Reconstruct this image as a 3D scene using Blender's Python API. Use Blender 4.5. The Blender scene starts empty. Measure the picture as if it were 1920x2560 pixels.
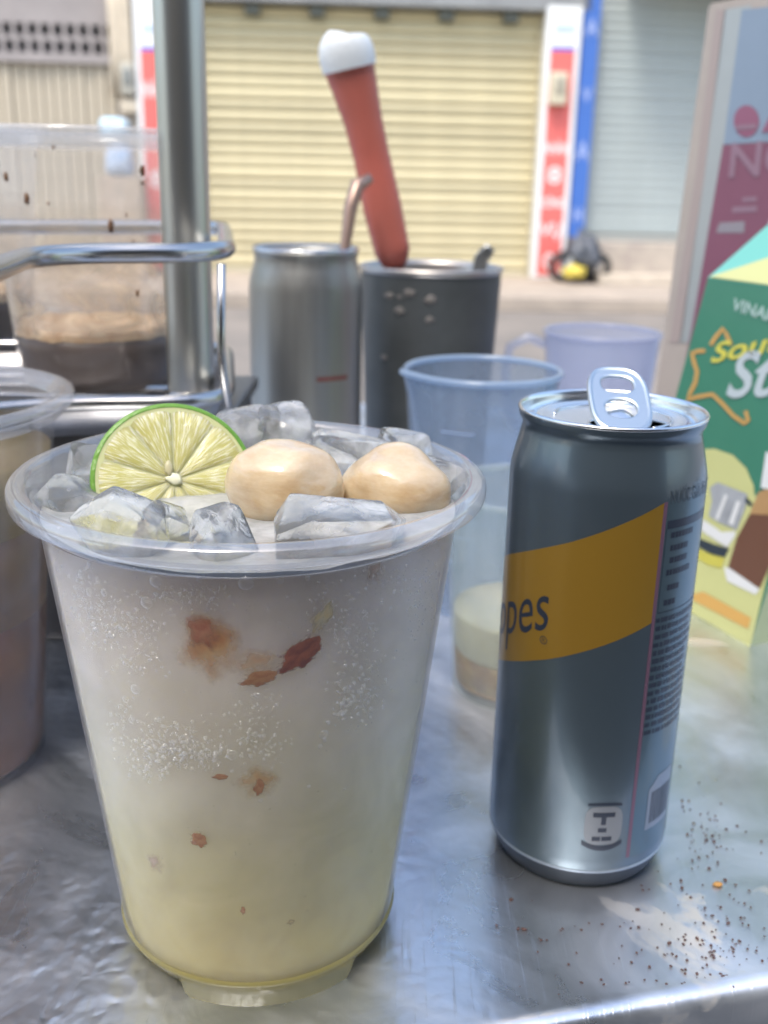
import bpy, bmesh, math, random
from mathutils import Vector, Matrix, noise
random.seed(7)
R=math.radians; PI=math.pi
S=bpy.context.scene; COL=S.collection
# ------------------------------------------------------------------ camera
F_PX,TH,RO,H0=2595.0,.3125,.0221,.2074
cam=bpy.data.cameras.new('camera'); co=bpy.data.objects.new('camera',cam); COL.objects.link(co)
rt=Vector((math.cos(RO),math.sin(RO)*math.sin(TH),math.sin(RO)*math.cos(TH)))
up=Vector((-math.sin(RO),math.cos(RO)*math.sin(TH),math.cos(RO)*math.cos(TH)))
fw=Vector((0,math.cos(TH),-math.sin(TH)))
m=Matrix((rt,up,-fw)).transposed().to_4x4(); m.translation=Vector((0,0,H0)); co.matrix_world=m
cam.sensor_fit='VERTICAL'; cam.sensor_height=24; cam.lens=24*F_PX/2560
cam.clip_start=.01; cam.clip_end=500
cam.dof.use_dof=True; cam.dof.focus_distance=.238; cam.dof.aperture_fstop=10.5
S.camera=co
# ------------------------------------------------------------------ light
w=bpy.data.worlds.new('World'); S.world=w; w.use_nodes=True
wn=w.node_tree.nodes; wl=w.node_tree.links
bg=wn['Background']; sky=wn.new('ShaderNodeTexSky'); sky.sky_type='NISHITA'; sky.sun_disc=False
SUN_EL,SUN_AZ=R(62),R(205)     # azimuth clockwise from +Y
sky.sun_elevation=SUN_EL; sky.sun_rotation=SUN_AZ; sky.air_density=1.3; sky.dust_density=3.0; sky.ozone_density=1.5
wl.new(sky.outputs[0],bg.inputs[0]); bg.inputs[1].default_value=.15
sl=bpy.data.lights.new('sun','SUN'); sl.energy=1.05; sl.angle=R(14); sl.color=(1,.95,.86)
so=bpy.data.objects.new('sun',sl); COL.objects.link(so)
sd=Vector((math.sin(SUN_AZ)*math.cos(SUN_EL),math.cos(SUN_AZ)*math.cos(SUN_EL),math.sin(SUN_EL)))
so.rotation_euler=sd.to_track_quat('Z','Y').to_euler()
S.view_settings.view_transform='Standard'; S.view_settings.look='None'
S.view_settings.exposure=1.28; S.view_settings.gamma=1
try: S.view_settings.use_curve_mapping=False
except Exception: pass
S.cycles.transparent_max_bounces=24; S.cycles.max_bounces=10; S.cycles.transmission_bounces=10
S.cycles.sample_clamp_indirect=4; S.cycles.use_denoising=True; S.cycles.caustics_refractive=False
# ------------------------------------------------------------------ picking real positions off known planes
def ray(px,py):
    a=(px-960)/F_PX; b=-(py-1280)/F_PX
    return rt*a+up*b+fw
CAM=Vector((0,0,H0))
def at_y(px,py,Y): d=ray(px,py); return CAM+d*(Y/d.y)
def at_z(px,py,Z): d=ray(px,py); return CAM+d*((Z-H0)/d.z)
def on_plane(px,py,o,n):
    d=ray(px,py); return CAM+d*((o-CAM).dot(n)/d.dot(n))
D=1/.864            # positions noted on the 1659 px view
# ------------------------------------------------------------------ materials
MAT={}
def P(name,col,rough=.5,metal=0,spec=.5,alpha=1,trans=0,ior=1.45,sss=0,sssr=(.01,.01,.01),coat=0,bump=0,bscale=50,var=0,vscale=5,col2=None,stretch=(1,1,1),rvar=0):
    if name in MAT: return MAT[name]
    mt=bpy.data.materials.new(name); mt.use_nodes=True; nt=mt.node_tree; b=nt.nodes['Principled BSDF']
    b.inputs['Base Color'].default_value=(*col,1); b.inputs['Roughness'].default_value=rough
    b.inputs['Metallic'].default_value=metal; b.inputs['IOR'].default_value=ior
    b.inputs['Specular IOR Level'].default_value=spec; b.inputs['Alpha'].default_value=alpha
    b.inputs['Transmission Weight'].default_value=trans; b.inputs['Coat Weight'].default_value=coat
    b.inputs['Coat Roughness'].default_value=.08
    if sss: b.inputs['Subsurface Weight'].default_value=sss; b.inputs['Subsurface Radius'].default_value=sssr; b.inputs['Subsurface Scale'].default_value=1
    tc=mp=None
    if bump or var or rvar:
        tc=nt.nodes.new('ShaderNodeTexCoord'); mp=nt.nodes.new('ShaderNodeMapping'); mp.inputs['Scale'].default_value=stretch
        nt.links.new(tc.outputs['Object'],mp.inputs[0])
    if var:
        n=nt.nodes.new('ShaderNodeTexNoise'); n.inputs['Scale'].default_value=vscale; n.inputs['Detail'].default_value=6; n.inputs['Roughness'].default_value=.65
        nt.links.new(mp.outputs[0],n.inputs[0]); r=nt.nodes.new('ShaderNodeValToRGB')
        c2=col2 or tuple(c*(1-var) for c in col)
        r.color_ramp.elements[0].position=.35; r.color_ramp.elements[1].position=.65
        r.color_ramp.elements[0].color=(*c2,1); r.color_ramp.elements[1].color=(*col,1)
        nt.links.new(n.outputs[0],r.inputs[0]); nt.links.new(r.outputs[0],b.inputs['Base Color'])
    if rvar:
        n=nt.nodes.new('ShaderNodeTexNoise'); n.inputs['Scale'].default_value=vscale*1.7; n.inputs['Detail'].default_value=5
        nt.links.new(mp.outputs[0],n.inputs[0]); r=nt.nodes.new('ShaderNodeMapRange'); r.inputs[3].default_value=max(0,rough-rvar); r.inputs[4].default_value=rough+rvar
        nt.links.new(n.outputs[0],r.inputs[0]); nt.links.new(r.outputs[0],b.inputs['Roughness'])
    if bump:
        n=nt.nodes.new('ShaderNodeTexNoise'); n.inputs['Scale'].default_value=bscale; n.inputs['Detail'].default_value=4
        nt.links.new(mp.outputs[0],n.inputs[0]); u=nt.nodes.new('ShaderNodeBump'); u.inputs['Strength'].default_value=bump; u.inputs['Distance'].default_value=.001
        nt.links.new(n.outputs[0],u.inputs['Height']); nt.links.new(u.outputs[0],b.inputs['Normal'])
    MAT[name]=mt; return mt
def film(name,col,dens,rough=.15,tint=(1,1,1),back=.5,gloss=.08,noise_s=0,noise_amt=0,streaks=None):
    """thin translucent plastic: clear part + milky part + sheen"""
    if name in MAT: return MAT[name]
    mt=bpy.data.materials.new(name); mt.use_nodes=True; nt=mt.node_tree; nt.nodes.clear(); N=nt.nodes.new; L=nt.links.new
    out=N('ShaderNodeOutputMaterial'); tr=N('ShaderNodeBsdfTransparent'); tr.inputs[0].default_value=(*tint,1)
    df=N('ShaderNodeBsdfDiffuse'); tl=N('ShaderNodeBsdfTranslucent'); gl=N('ShaderNodeBsdfGlossy'); gl.inputs['Roughness'].default_value=rough
    df.inputs[0].default_value=(*col,1); tl.inputs[0].default_value=(*col,1)
    m1=N('ShaderNodeMixShader'); m1.inputs[0].default_value=back; L(df.outputs[0],m1.inputs[1]); L(tl.outputs[0],m1.inputs[2])
    m2=N('ShaderNodeMixShader'); m2.inputs[0].default_value=dens; L(tr.outputs[0],m2.inputs[1]); L(m1.outputs[0],m2.inputs[2])
    fr=N('ShaderNodeFresnel'); fr.inputs[0].default_value=1.45
    ad=N('ShaderNodeMath'); ad.operation='MULTIPLY_ADD'; ad.inputs[1].default_value=.8; ad.inputs[2].default_value=gloss*.5; ad.use_clamp=True; L(fr.outputs[0],ad.inputs[0])
    ge=N('ShaderNodeNewGeometry'); bf=N('ShaderNodeMath'); bf.operation='SUBTRACT'; bf.inputs[0].default_value=1; L(ge.outputs['Backfacing'],bf.inputs[1]); fm_=N('ShaderNodeMath'); fm_.operation='MULTIPLY'; L(ad.outputs[0],fm_.inputs[0]); L(bf.outputs[0],fm_.inputs[1])
    m3=N('ShaderNodeMixShader'); L(fm_.outputs[0],m3.inputs[0]); L(m2.outputs[0],m3.inputs[1]); L(gl.outputs[0],m3.inputs[2]); L(m3.outputs[0],out.inputs[0])
    if noise_amt:
        tc=N('ShaderNodeTexCoord'); n=N('ShaderNodeTexNoise'); n.inputs['Scale'].default_value=noise_s; n.inputs['Detail'].default_value=6
        src=tc.outputs['Object']
        if streaks:
            mp=N('ShaderNodeMapping'); mp.inputs['Scale'].default_value=streaks; L(src,mp.inputs[0]); src=mp.outputs[0]
        L(src,n.inputs[0]); mr=N('ShaderNodeMapRange'); mr.inputs[1].default_value=.4; mr.inputs[2].default_value=.75
        mr.inputs[3].default_value=dens; mr.inputs[4].default_value=min(1,dens+noise_amt); L(n.outputs[0],mr.inputs[0]); L(mr.outputs[0],m2.inputs[0])
        bp=N('ShaderNodeBump'); bp.inputs['Strength'].default_value=.15; bp.inputs['Distance'].default_value=.0006; L(n.outputs[0],bp.inputs['Height']); L(bp.outputs[0],gl.inputs['Normal'])
    MAT[name]=mt; return mt
# ------------------------------------------------------------------ object helpers
def thing(name,label,cat,loc=(0,0,0),rz=0,group=None):
    o=bpy.data.objects.new(name,None); COL.objects.link(o); o.location=loc; o.rotation_euler=(0,0,rz)
    o.empty_display_size=.02; o['label']=label; o['category']=cat
    if group:o['group']=group
    return o
def tag(o,label,cat=None,group=None,kind=None):
    if label:o['label']=label
    if cat:o['category']=cat
    if group:o['group']=group
    if kind:o['kind']=kind
    return o
def obj(name,bm,mat,parent=None,smooth=True,kind=None,label=None,sharp=None):
    me=bpy.data.meshes.new(name)
    if bm is not None:
        bm.normal_update(); bm.to_mesh(me); bm.free()
    if mat: me.materials.append(mat)
    for p in me.polygons:p.use_smooth=smooth
    if smooth and sharp:
        me.set_sharp_from_angle(angle=R(sharp))
    o=bpy.data.objects.new(name,me); COL.objects.link(o)
    if parent:o.parent=parent
    if kind:o['kind']=kind
    if label:o['label']=label
    return o
def copy_tree(o,parent=None):
    c=o.copy(); COL.objects.link(c); c.parent=parent
    for ch in list(o.children): copy_tree(ch,c)
    return c
def lathe(prof,n=64,bm=None,closed=False,jit=None):
    bm=bm or bmesh.new(); rings=[]
    for (r,z) in prof:
        if r<1e-6: rings.append([bm.verts.new((0,0,z))]*n)
        else: rings.append([bm.verts.new((r*math.cos(2*PI*i/n),r*math.sin(2*PI*i/n),z)) for i in range(n)])
    pr=list(zip(rings,rings[1:]))
    if closed: pr.append((rings[-1],rings[0]))
    for a,b in pr:
        for i in range(n):
            q=[a[i],a[(i+1)%n],b[(i+1)%n],b[i]]; u=[]
            for v in q:
                if v not in u:u.append(v)
            if len(u)>2: bm.faces.new(u)
    return bm
def box(bm,x0,x1,y0,y1,z0,z1,bev=0):
    vs=[bm.verts.new((x,y,z)) for x in (x0,x1) for y in (y0,y1) for z in (z0,z1)]
    fs=[bm.faces.new([vs[i] for i in q]) for q in ((0,1,3,2),(4,6,7,5),(0,4,5,1),(2,3,7,6),(0,2,6,4),(1,5,7,3))]
    if bev:
        es={e for f in fs for e in f.edges}; bmesh.ops.bevel(bm,geom=list(es),offset=bev,segments=2,affect='EDGES',profile=.7)
    return bm
def tube(bm,pts,r,closed=False,n=12,radii=None):
    pts=[Vector(p) for p in pts]; N=len(pts); rings=[]; prev=None
    for i,p in enumerate(pts):
        if closed: t=(pts[(i+1)%N]-pts[i-1]).normalized()
        else: t=(pts[min(i+1,N-1)]-pts[max(i-1,0)]).normalized()
        if prev is None:
            a=Vector((0,0,1)) if abs(t.z)<.9 else Vector((1,0,0)); u=t.cross(a).normalized()
        else: u=(prev-t*prev.dot(t)).normalized()
        prev=u; v=t.cross(u); rr=radii[i] if radii else r
        rings.append([bm.verts.new(p+u*rr*math.cos(2*PI*k/n)+v*rr*math.sin(2*PI*k/n)) for k in range(n)])
    for i in range(N if closed else N-1):
        a,b=rings[i],rings[(i+1)%N]
        for k in range(n): bm.faces.new([a[k],a[(k+1)%n],b[(k+1)%n],b[k]])
    if not closed: bm.faces.new(rings[0][::-1]); bm.faces.new(rings[-1])
    return bm
def rounded(pts,rad,seg=6,closed=True):
    pts=[Vector(p) for p in pts]; out=[]; N=len(pts)
    for i,p in enumerate(pts):
        if not closed and i in (0,N-1): out.append(p); continue
        a=(pts[i-1]-p); b=(pts[(i+1)%N]-p); ra=min(rad,a.length*.45,b.length*.45)
        A=p+a.normalized()*ra; B=p+b.normalized()*ra
        for k in range(seg+1):
            t=k/seg; out.append(A*(1-t)**2+p*2*t*(1-t)+B*t*t)
    return out
def blob(rx,ry,rz,amp=.15,fr=2,sub=3,seed=0,boxy=0):
    bm=bmesh.new(); bmesh.ops.create_icosphere(bm,subdivisions=sub,radius=1)
    for v in bm.verts:
        c=v.co.copy()
        if boxy:
            mx=max(abs(c.x),abs(c.y),abs(c.z)); c=c.lerp(c/mx*.85,boxy)
        k=1+amp*noise.noise(c*fr+Vector((seed*3.1,seed,seed*1.7)))*2
        v.co=Vector((c.x*rx*k,c.y*ry*k,c.z*rz*k))
    return bm
def poly(bm,pts):
    bm.faces.new([bm.verts.new(p) for p in pts]); return bm
def text_bm(s,size,xs=1,align='LEFT',bold=0,shear=0,step=None):
    c=bpy.data.curves.new('t','FONT'); c.body=s; c.size=size; c.align_x=align; c.offset=bold; c.shear=shear; c.resolution_u=4
    o=bpy.data.objects.new('t',c); COL.objects.link(o); bpy.context.view_layer.update()
    me=o.evaluated_get(bpy.context.evaluated_depsgraph_get()).to_mesh(); bm=bmesh.new(); bm.from_mesh(me)
    o.to_mesh_clear(); bpy.data.objects.remove(o); bpy.data.curves.remove(c)
    for v in bm.verts: v.co.x*=xs; v.co.z=0
    if step:
        x0=min(v.co.x for v in bm.verts); x1=max(v.co.x for v in bm.verts); x=x0+step
        while x<x1:
            bmesh.ops.bisect_plane(bm,geom=bm.verts[:]+bm.edges[:]+bm.faces[:],plane_co=(x,0,0),plane_no=(1,0,0)); x+=step
    return bm
def xf(bm,fn):
    for v in bm.verts: v.co=Vector(fn(v.co))
    return bm
# ================================================================== STREET
GZ=-.75
def ground(x0,x1,y0,y1,z,name,mat):
    bm=bmesh.new(); poly(bm,[(x0,y0,z),(x1,y0,z),(x1,y1,z),(x0,y1,z)]); return tag(obj(name,bm,mat,smooth=False),None,kind='structure')
asphalt=P('asphalt_dusty',(.25,.22,.19),.9,var=.35,vscale=1.3,col2=(.17,.155,.14),bump=.4,bscale=60)
paving=P('paving_dusty',(.44,.37,.30),.85,var=.3,vscale=3,col2=(.34,.29,.24),bump=.3,bscale=40)
ground(-60,60,-20,60,GZ-.12,'road',asphalt)
# pavement in front of the shops: a slab with kerb, follows the facade
YAW=R(3.9)
def wall_thing(name,label,cat,**k): return thing(name,label,cat,(0,10.82,GZ),YAW,**k)
WN=Vector((-math.sin(YAW),math.cos(YAW),0)); WX=Vector((math.cos(YAW),math.sin(YAW),0)); WO=Vector((0,10.82,GZ))
def wp(dx,dy,off=0):
    p=on_plane(dx*D,dy*D,WO+WN*off,WN)-WO; return p.dot(WX),p.z
bm=bmesh.new(); box(bm,-14,16,-1.9,1.5,-.12,0,.012)
pv=obj('pavement',bm,paving,smooth=False); pv.location=WO; pv.rotation_euler=(0,0,YAW); pv['kind']='structure'
render=P('painted_render',(.52,.49,.43),.85,var=.25,vscale=2,bump=.3,bscale=30)
dark_render=P('grey_render',(.30,.31,.31),.85,var=.3,vscale=2)
# facade wall behind the shutters
t=wall_thing('shop_building','pale row of shops across the street behind the shutters','building')
bm=bmesh.new(); box(bm,-14,16,.3,4,0,5.2); obj('wall',bm,render,t,smooth=False)
sx0,_=wp(436,300); sx1,_=wp(1140,560)
sx0b=sx0
zt=wp(760,12)[1]
bm=bmesh.new(); box(bm,sx0-.25,sx1+.45,-.10,.3,zt,zt+.35,.01); obj('lintel',bm,dark_render,t,smooth=False)
bm=bmesh.new(); box(bm,sx1+.8,7,-.75,.3,zt+.32,zt+.5); obj('canopy_slab',bm,dark_render,t,smooth=False)
rx0=wp(1262,300)[0]; rx1=4.7
bm=bmesh.new(); box(bm,sx1+.02,rx0-.02,.02,.3,0,zt); obj('pier',bm,render,t,smooth=False)
bm=bmesh.new(); box(bm,-2.28,sx0-.03,.02,.3,0,zt); obj('pier',bm,render,t,smooth=False)
# yellow roller shutter: individual slats
ys=P('shutter_yellow',(.61,.54,.34),.55,var=.12,vscale=4,bump=.1)
nt=ys.node_tree; b_=nt.nodes['Principled BSDF']; l_=b_.inputs['Base Color'].links[0]; src=l_.from_socket
oi=nt.nodes.new('ShaderNodeObjectInfo'); mr_=nt.nodes.new('ShaderNodeMapRange'); mr_.inputs[3].default_value=.80; mr_.inputs[4].default_value=1.06; nt.links.new(oi.outputs['Random'],mr_.inputs[0])
mx=nt.nodes.new('ShaderNodeVectorMath'); mx.operation='SCALE'; nt.links.new(src,mx.inputs[0]); nt.links.new(mr_.outputs[0],mx.inputs[3]); nt.links.new(mx.outputs[0],b_.inputs['Base Color'])
yst=wall_thing('roller_shutter','closed pale yellow roller shutter between the two red signs','shutter')
def slat_me(name,x0,x1,h,mat,depth=.018):
    bm=bmesh.new(); prof=[]
    for k in range(7):
        a=k/6; prof.append((-depth*math.sin(PI*a)**.6 if 0<k<6 else 0, a*h*.97))
    rows=[[bm.verts.new((x,.12+d,z)) for (d,z) in prof] for x in (x0,x1)]
    for k in range(6): bm.faces.new([rows[0][k],rows[1][k],rows[1][k+1],rows[0][k+1]])
    bm.faces.new([rows[0][0],rows[0][-1],rows[1][-1],rows[1][0]])
    me=bpy.data.meshes.new(name)
    bm.to_mesh(me); bm.free(); me.materials.append(mat)
    for p in me.polygons:p.use_smooth=True
    me.set_sharp_from_angle(angle=R(50))
    return me
def shutter(root,x0,x1,z0,z1,h,mat,depth=.018):
    me=slat_me('slat',x0,x1,h,mat,depth); n=int((z1-z0)/h)
    for k in range(n):
        o=bpy.data.objects.new('slat',me); COL.objects.link(o); o.parent=root; o.location=(0,random.uniform(-.003,.003),z0+k*h); o.rotation_euler=(random.uniform(-.012,.012),0,0)
    bm=bmesh.new(); box(bm,x0,x1,.135,.16,z0,z1); obj('backing',bm,mat,root,smooth=False)
shutter(yst,sx0,sx1,.07,zt,.105,ys,.028)
rail=P('shutter_rail',(.55,.50,.36),.5,metal=.2)
for x in (sx0-.05,sx1): bm=bmesh.new(); box(bm,x,x+.05,.02,.13,0,zt,.004); obj('guide_rail',bm,rail,yst,smooth=False)
bm=bmesh.new(); box(bm,sx0,sx1,.09,.13,0,.068,.004); obj('bottom_bar',bm,rail,yst,smooth=False)
bmx=P('bracket_dark',(.13,.14,.12),.7)
for k in range(6):
    bx_=wp(685+140*.864*1.16*(k-1),16)[0]
    bm=bmesh.new(); box(bm,bx_-.07,bx_+.07,-.02,.12,zt-.10,zt-.005,.005); obj('bracket',bm,bmx,yst,smooth=False)
# grey-blue shutter to the right
gs=P('shutter_bluegrey',(.42,.47,.46),.5,var=.15,vscale=2,metal=.1)
gt=wall_thing('roller_shutter','closed blue-grey roller shutter above the concrete step','shutter')
zb=wp(1400,505)[1]
shutter(gt,rx0,rx1,zb,zt+.3,.085,gs,.014)
bm=bmesh.new(); box(bm,rx0,rx1,.08,.12,zb-.08,zb-.002,.004); obj('bottom_bar',bm,P('bar_grey',(.33,.34,.32),.5),gt,smooth=False)
concrete=P('step_concrete',(.48,.42,.35),.9,var=.3,vscale=6,col2=(.36,.31,.27),bump=.5,bscale=25)
st=wall_thing('shop_step','worn beige concrete step under the blue-grey shutter','step')
bm=bmesh.new(); box(bm,rx0-.1,rx1,-.28,.3,.0,zb-.085,.015); obj('riser',bm,concrete,st,smooth=False)
bm=bmesh.new(); box(bm,rx0+.1,rx1,-.62,-.285,.0,.09,.012); obj('tread',bm,P('step_pale',(.60,.52,.42),.9,var=.2,vscale=8),st,smooth=False)
# folding gate at left with pierced frieze
gl=wall_thing('folding_gate','beige ribbed folding gate below a mauve grey pierced panel','gate')
beige=P('gate_beige',(.50,.44,.34),.6,var=.12,vscale=3); mauve=P('gate_mauve',(.33,.30,.29),.7,var=.15,vscale=4)
gz=wp(120,136)[1]; gx1=wp(240,136)[0]; gx0=-5.2
me=None; k=0; x=gx0
while x<gx1-.05:
    if me is None:
        bm=bmesh.new(); box(bm,0,.085,.06,.1,0,gz-.02,.012); o=obj('panel',bm,beige,gl,smooth=False); me=o.data
    else: o=bpy.data.objects.new('panel',me); COL.objects.link(o); o.parent=gl
    o.location=(x,random.uniform(-.012,.012),.02); x+=.098
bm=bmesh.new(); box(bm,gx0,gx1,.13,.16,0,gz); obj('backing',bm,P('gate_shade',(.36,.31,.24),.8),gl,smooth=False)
fr=bmesh.new(); box(fr,gx0,gx1,.0,.12,gz,gz+.07,.004); obj('rail',fr,mauve,gl,smooth=False)
# pierced panel: strips around round-ish openings in two rows
z1=wp(120,98)[1]; z2=wp(120,62)[1]; ztop=wp(120,45)[1]
bm=bmesh.new(); pitch=.118
box(bm,gx0,gx1,.09,.12,gz+.07,z1-.055); box(bm,gx0,gx1,.09,.12,z1+.05,z2-.05); box(bm,gx0,gx1,.09,.12,z2+.055,ztop+.9)
x=gx1-.05
while x>gx0:
    box(bm,x-.042,x,.09,.12,z1-.054,z1+.049); box(bm,x-.055,x-.013,.09,.12,z2-.049,z2+.054); x-=pitch
obj('pierced_panel',bm,mauve,gl,smooth=False)
bm=bmesh.new(); box(bm,gx0,gx1,.2,.22,gz,ztop+.9); obj('dark_interior',bm,P('interior_dark',(.05,.05,.055),.9),gl,smooth=False)
# cream pillar with pipes and meter
cream=P('pillar_cream',(.62,.54,.42),.8,var=.2,vscale=5)
a0=wp(238,60)[0]; a1=wp(290,60)[0]; pz=wp(285,245)[1]
pl=wall_thing('shop_pillar','cream pillar with a meter box left of the red and white sign','pillar')
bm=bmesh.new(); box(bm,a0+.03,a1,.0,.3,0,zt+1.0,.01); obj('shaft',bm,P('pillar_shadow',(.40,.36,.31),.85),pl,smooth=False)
for i,(fx,wd) in enumerate(((.05,.07),(.30,.09),(.62,.10))):
    bm=bmesh.new(); ox=a0+(a1-a0)*fx
    tube(bm,[(ox,-.05,zt+1),(ox+.02,-.06,pz+.5),(ox+.07*i*.5,-.05,pz+.15)],wd*.5,n=10); obj('pipe',bm,cream,pl)
mb0=wp(264,138); mb1=wp(298,208)
bm=bmesh.new(); box(bm,mb0[0],mb1[0],-.16,-.04,mb1[1],mb0[1],.02); o=obj('meter_box',bm,P('meter_grey',(.42,.40,.34),.5),pl)
bm=bmesh.new(); box(bm,mb0[0]+.03,mb1[0]-.03,-.175,-.162,mb1[1]+.09,mb0[1]-.06,.004); obj('meter_window',bm,P('meter_glass',(.22,.23,.22),.2),o)
bm=bmesh.new(); box(bm,mb0[0]-.02,mb1[0]+.01,-.13,-.03,pz,pz+.12,.01); obj('junction_box',bm,cream,pl)
# signs
white=P('sign_white',(.80,.81,.80),.5); red=P('sign_red',(.74,.16,.14),.5,var=.05); blue=P('sign_blue',(.07,.10,.60),.5); navy=P('sign_royal',(.06,.16,.50),.5,var=.1)
pink=P('sign_border',(.78,.48,.45),.5)
def sign(dx0,dx1,label,texts,lean=0):
    t=wall_thing('shop_sign',label,'sign',group='red and white signs on the shopfronts')
    x0,_=wp(dx0,120); x1,_=wp(dx1,120); zb_=wp(1150,598)[1]; zw=wp(dx0,112)[1]; zbl=wp(dx0,106)[1]; ztp=zt+.04
    bm=bmesh.new(); box(bm,x0,x1,-.12,0,zb_,ztp,.006); obj('board',bm,white,t,smooth=False)
    bm=bmesh.new(); box(bm,x0+.05,x1-.05,-.126,-.121,zb_+.03,zw); obj('red_field',bm,red,t,smooth=False)
    bm=bmesh.new(); box(bm,x0+.05,x1-.05,-.127,-.121,zw+.002,zbl+.01); obj('blue_line',bm,blue,t,smooth=False)
    bm=bmesh.new(); box(bm,x0+.08,x1-.06,-.127,-.121,wp(dx0,72)[1],wp(dx0,54)[1]); obj('print',bm,P('sign_pale_blue',(.50,.60,.72),.5),t,smooth=False)
    for s,dy,hh,sc in texts:
        z=wp(1190,dy)[1]; b=text_bm(s,hh,xs=sc,align='CENTER',bold=.004)
        ys_=[v.co.y for v in b.verts]; xs_=[v.co.x for v in b.verts]; cy=(max(ys_)+min(ys_))/2; cx=(max(xs_)+min(xs_))/2
        mw=(x1-x0-.11)/max(1e-6,max(xs_)-min(xs_)); mw=min(mw,1)
        xf(b,lambda c:((x0+x1)/2+(c.x-cx)*mw,-.129,z+c.y-cy)); obj('lettering',b,P('sign_letter',(.85,.74,.72),.5),t,smooth=False)
    return t
rs=sign(1172,1246,'red and white vertical sign right of the yellow shutter',[('NHÀN',318,.14,1),('8',378,.22,1.3),('CÔNG',435,.12,1),('VỤ',498,.17,1.3),('0',562,.22,1.0)])
ls=sign(296,368,'red and white vertical sign behind the steel pole',[('NHÀN',214,.2,1),('8',405,.22,1.3)])
# beige meter on right sign
m0=wp(1181,160); m1=wp(1212,230)
mt_=wall_thing('meter_box','small beige meter box fixed on the red sign','meter box')
bm=bmesh.new(); box(bm,m0[0],m1[0],-.24,-.13,m1[1],m0[1],.015); obj('case',bm,P('meter_beige',(.60,.54,.40),.5),mt_)
bm=bmesh.new(); box(bm,m0[0]+.04,m1[0]-.03,-.25,-.242,m1[1]+.1,m0[1]-.05,.004); obj('window',bm,P('meter_win',(.36,.33,.26),.3),mt_)
# blue sign
bs=wall_thing('shop_sign','narrow royal blue sign with pale letters beside the grey shutter','sign')
b0=wp(1238,300)[0]; b1=wp(1272,300)[0]; zq=wp(1225,515)[1]
bm=bmesh.new(); box(bm,b0,b1,-.10,-.02,zq,zt+.3,.006); obj('board',bm,navy,bs,smooth=False)
for s,dy,hh in (('A',60,.2),('V',205,.17),('A',325,.24),('H',462,.18)):
    z=wp(1240,dy)[1]; b=text_bm(s,hh,align='CENTER',bold=.006); xf(b,lambda c:((b0+b1)/2+c.x*.8,-.104,z+c.y-hh*.36)); obj('lettering',b,P('sign_letter_blue',(.30,.38,.64),.5),bs,smooth=False)
# unclear dark bundle at the foot of the blue sign, shaped as a scooter
c0=wp(1218,600); c1=wp(1205,575)
bd=wall_thing('scooter_shaped_bundle','unclear dark bundle beside the red sign foot, shaped as a scooter with a yellow bag','scooter')
dk=P('bundle_dark',(.09,.10,.12),.45)
b=blob(.15,.22,.19,.4,2.5,3,3); xf(b,lambda c:(c.x+c0[0]+.05,c.y-.45,max(.02,c.z+.28))); obj('body',b,dk,bd)
b=bmesh.new(); tube(b,[(c0[0]-.14,-.45,.16),(c0[0]+.05,-.45,.30),(c0[0]+.22,-.45,.17)],.05,n=8); obj('frame',b,dk,bd)
for dx in (-.13,.22):
    b=bmesh.new(); tube(b,[(c0[0]+dx+.11*math.cos(a*PI/8),-.45,.15+.11*math.sin(a*PI/8)) for a in range(16)],.035,closed=True,n=8); wv=obj('wheel',b,P('tyre',(.04,.04,.04),.8),bd)
    b=bmesh.new(); box(b,c0[0]+dx-.03,c0[0]+dx+.03,-.47,-.43,.12,.18,.01); obj('hub',b,P('chrome',(.7,.7,.72),.25,metal=1),wv)
b=blob(.11,.09,.06,.2,2,3,5,.4); xf(b,lambda c:(c.x+c1[0]+.01,c.y-.66,c.z+c1[1])); obj('seat_bag',b,P('bag_yellow',(.70,.56,.10),.5),bd)
b=bmesh.new(); z0=wp(1215,550)[1]; tube(b,[(c0[0]-.1,-.5,z0-.12),(c0[0],-.5,z0+.06),(c0[0]+.12,-.5,z0+.12)],.04,n=8); obj('windscreen',b,P('pale_plastic',(.6,.62,.63),.4),bd)
# light blue crate on far pavement
q0=wp(250,288); 
bm=bmesh.new(); 
cr=wall_thing('blue_sack_stack','light blue bundle stacked against the pillar foot','bundle')
x0,z0=wp(218,300,-.5); x1,z1_=wp(280,258,-.5)
b=blob((x1-x0)/2,.15,.12,.1,2,3,2,.7); xf(b,lambda c:(c.x+(x0+x1)/2,c.y-.5,c.z+z1_-.10)); obj('sack',b,P('sack_blue',(.30,.58,.78),.6,var=.5,vscale=12,col2=(.70,.80,.85)),cr)
b=blob((x1-x0)/2*.95,.16,.16,.1,2,3,4,.7); xf(b,lambda c:(c.x+(x0+x1)/2+.03,c.y-.5,c.z+z1_-.36)); obj('sack',b,P('sack_blue2',(.30,.42,.62),.6,var=.4,vscale=9,col2=(.5,.55,.62)),cr)
b=bmesh.new(); box(b,x0-.02,x1+.1,-.68,-.32,0,z1_-.5,.02); obj('carton',b,P('carton_brown',(.44,.36,.28),.8,var=.2,vscale=6),cr,smooth=False)
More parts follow.
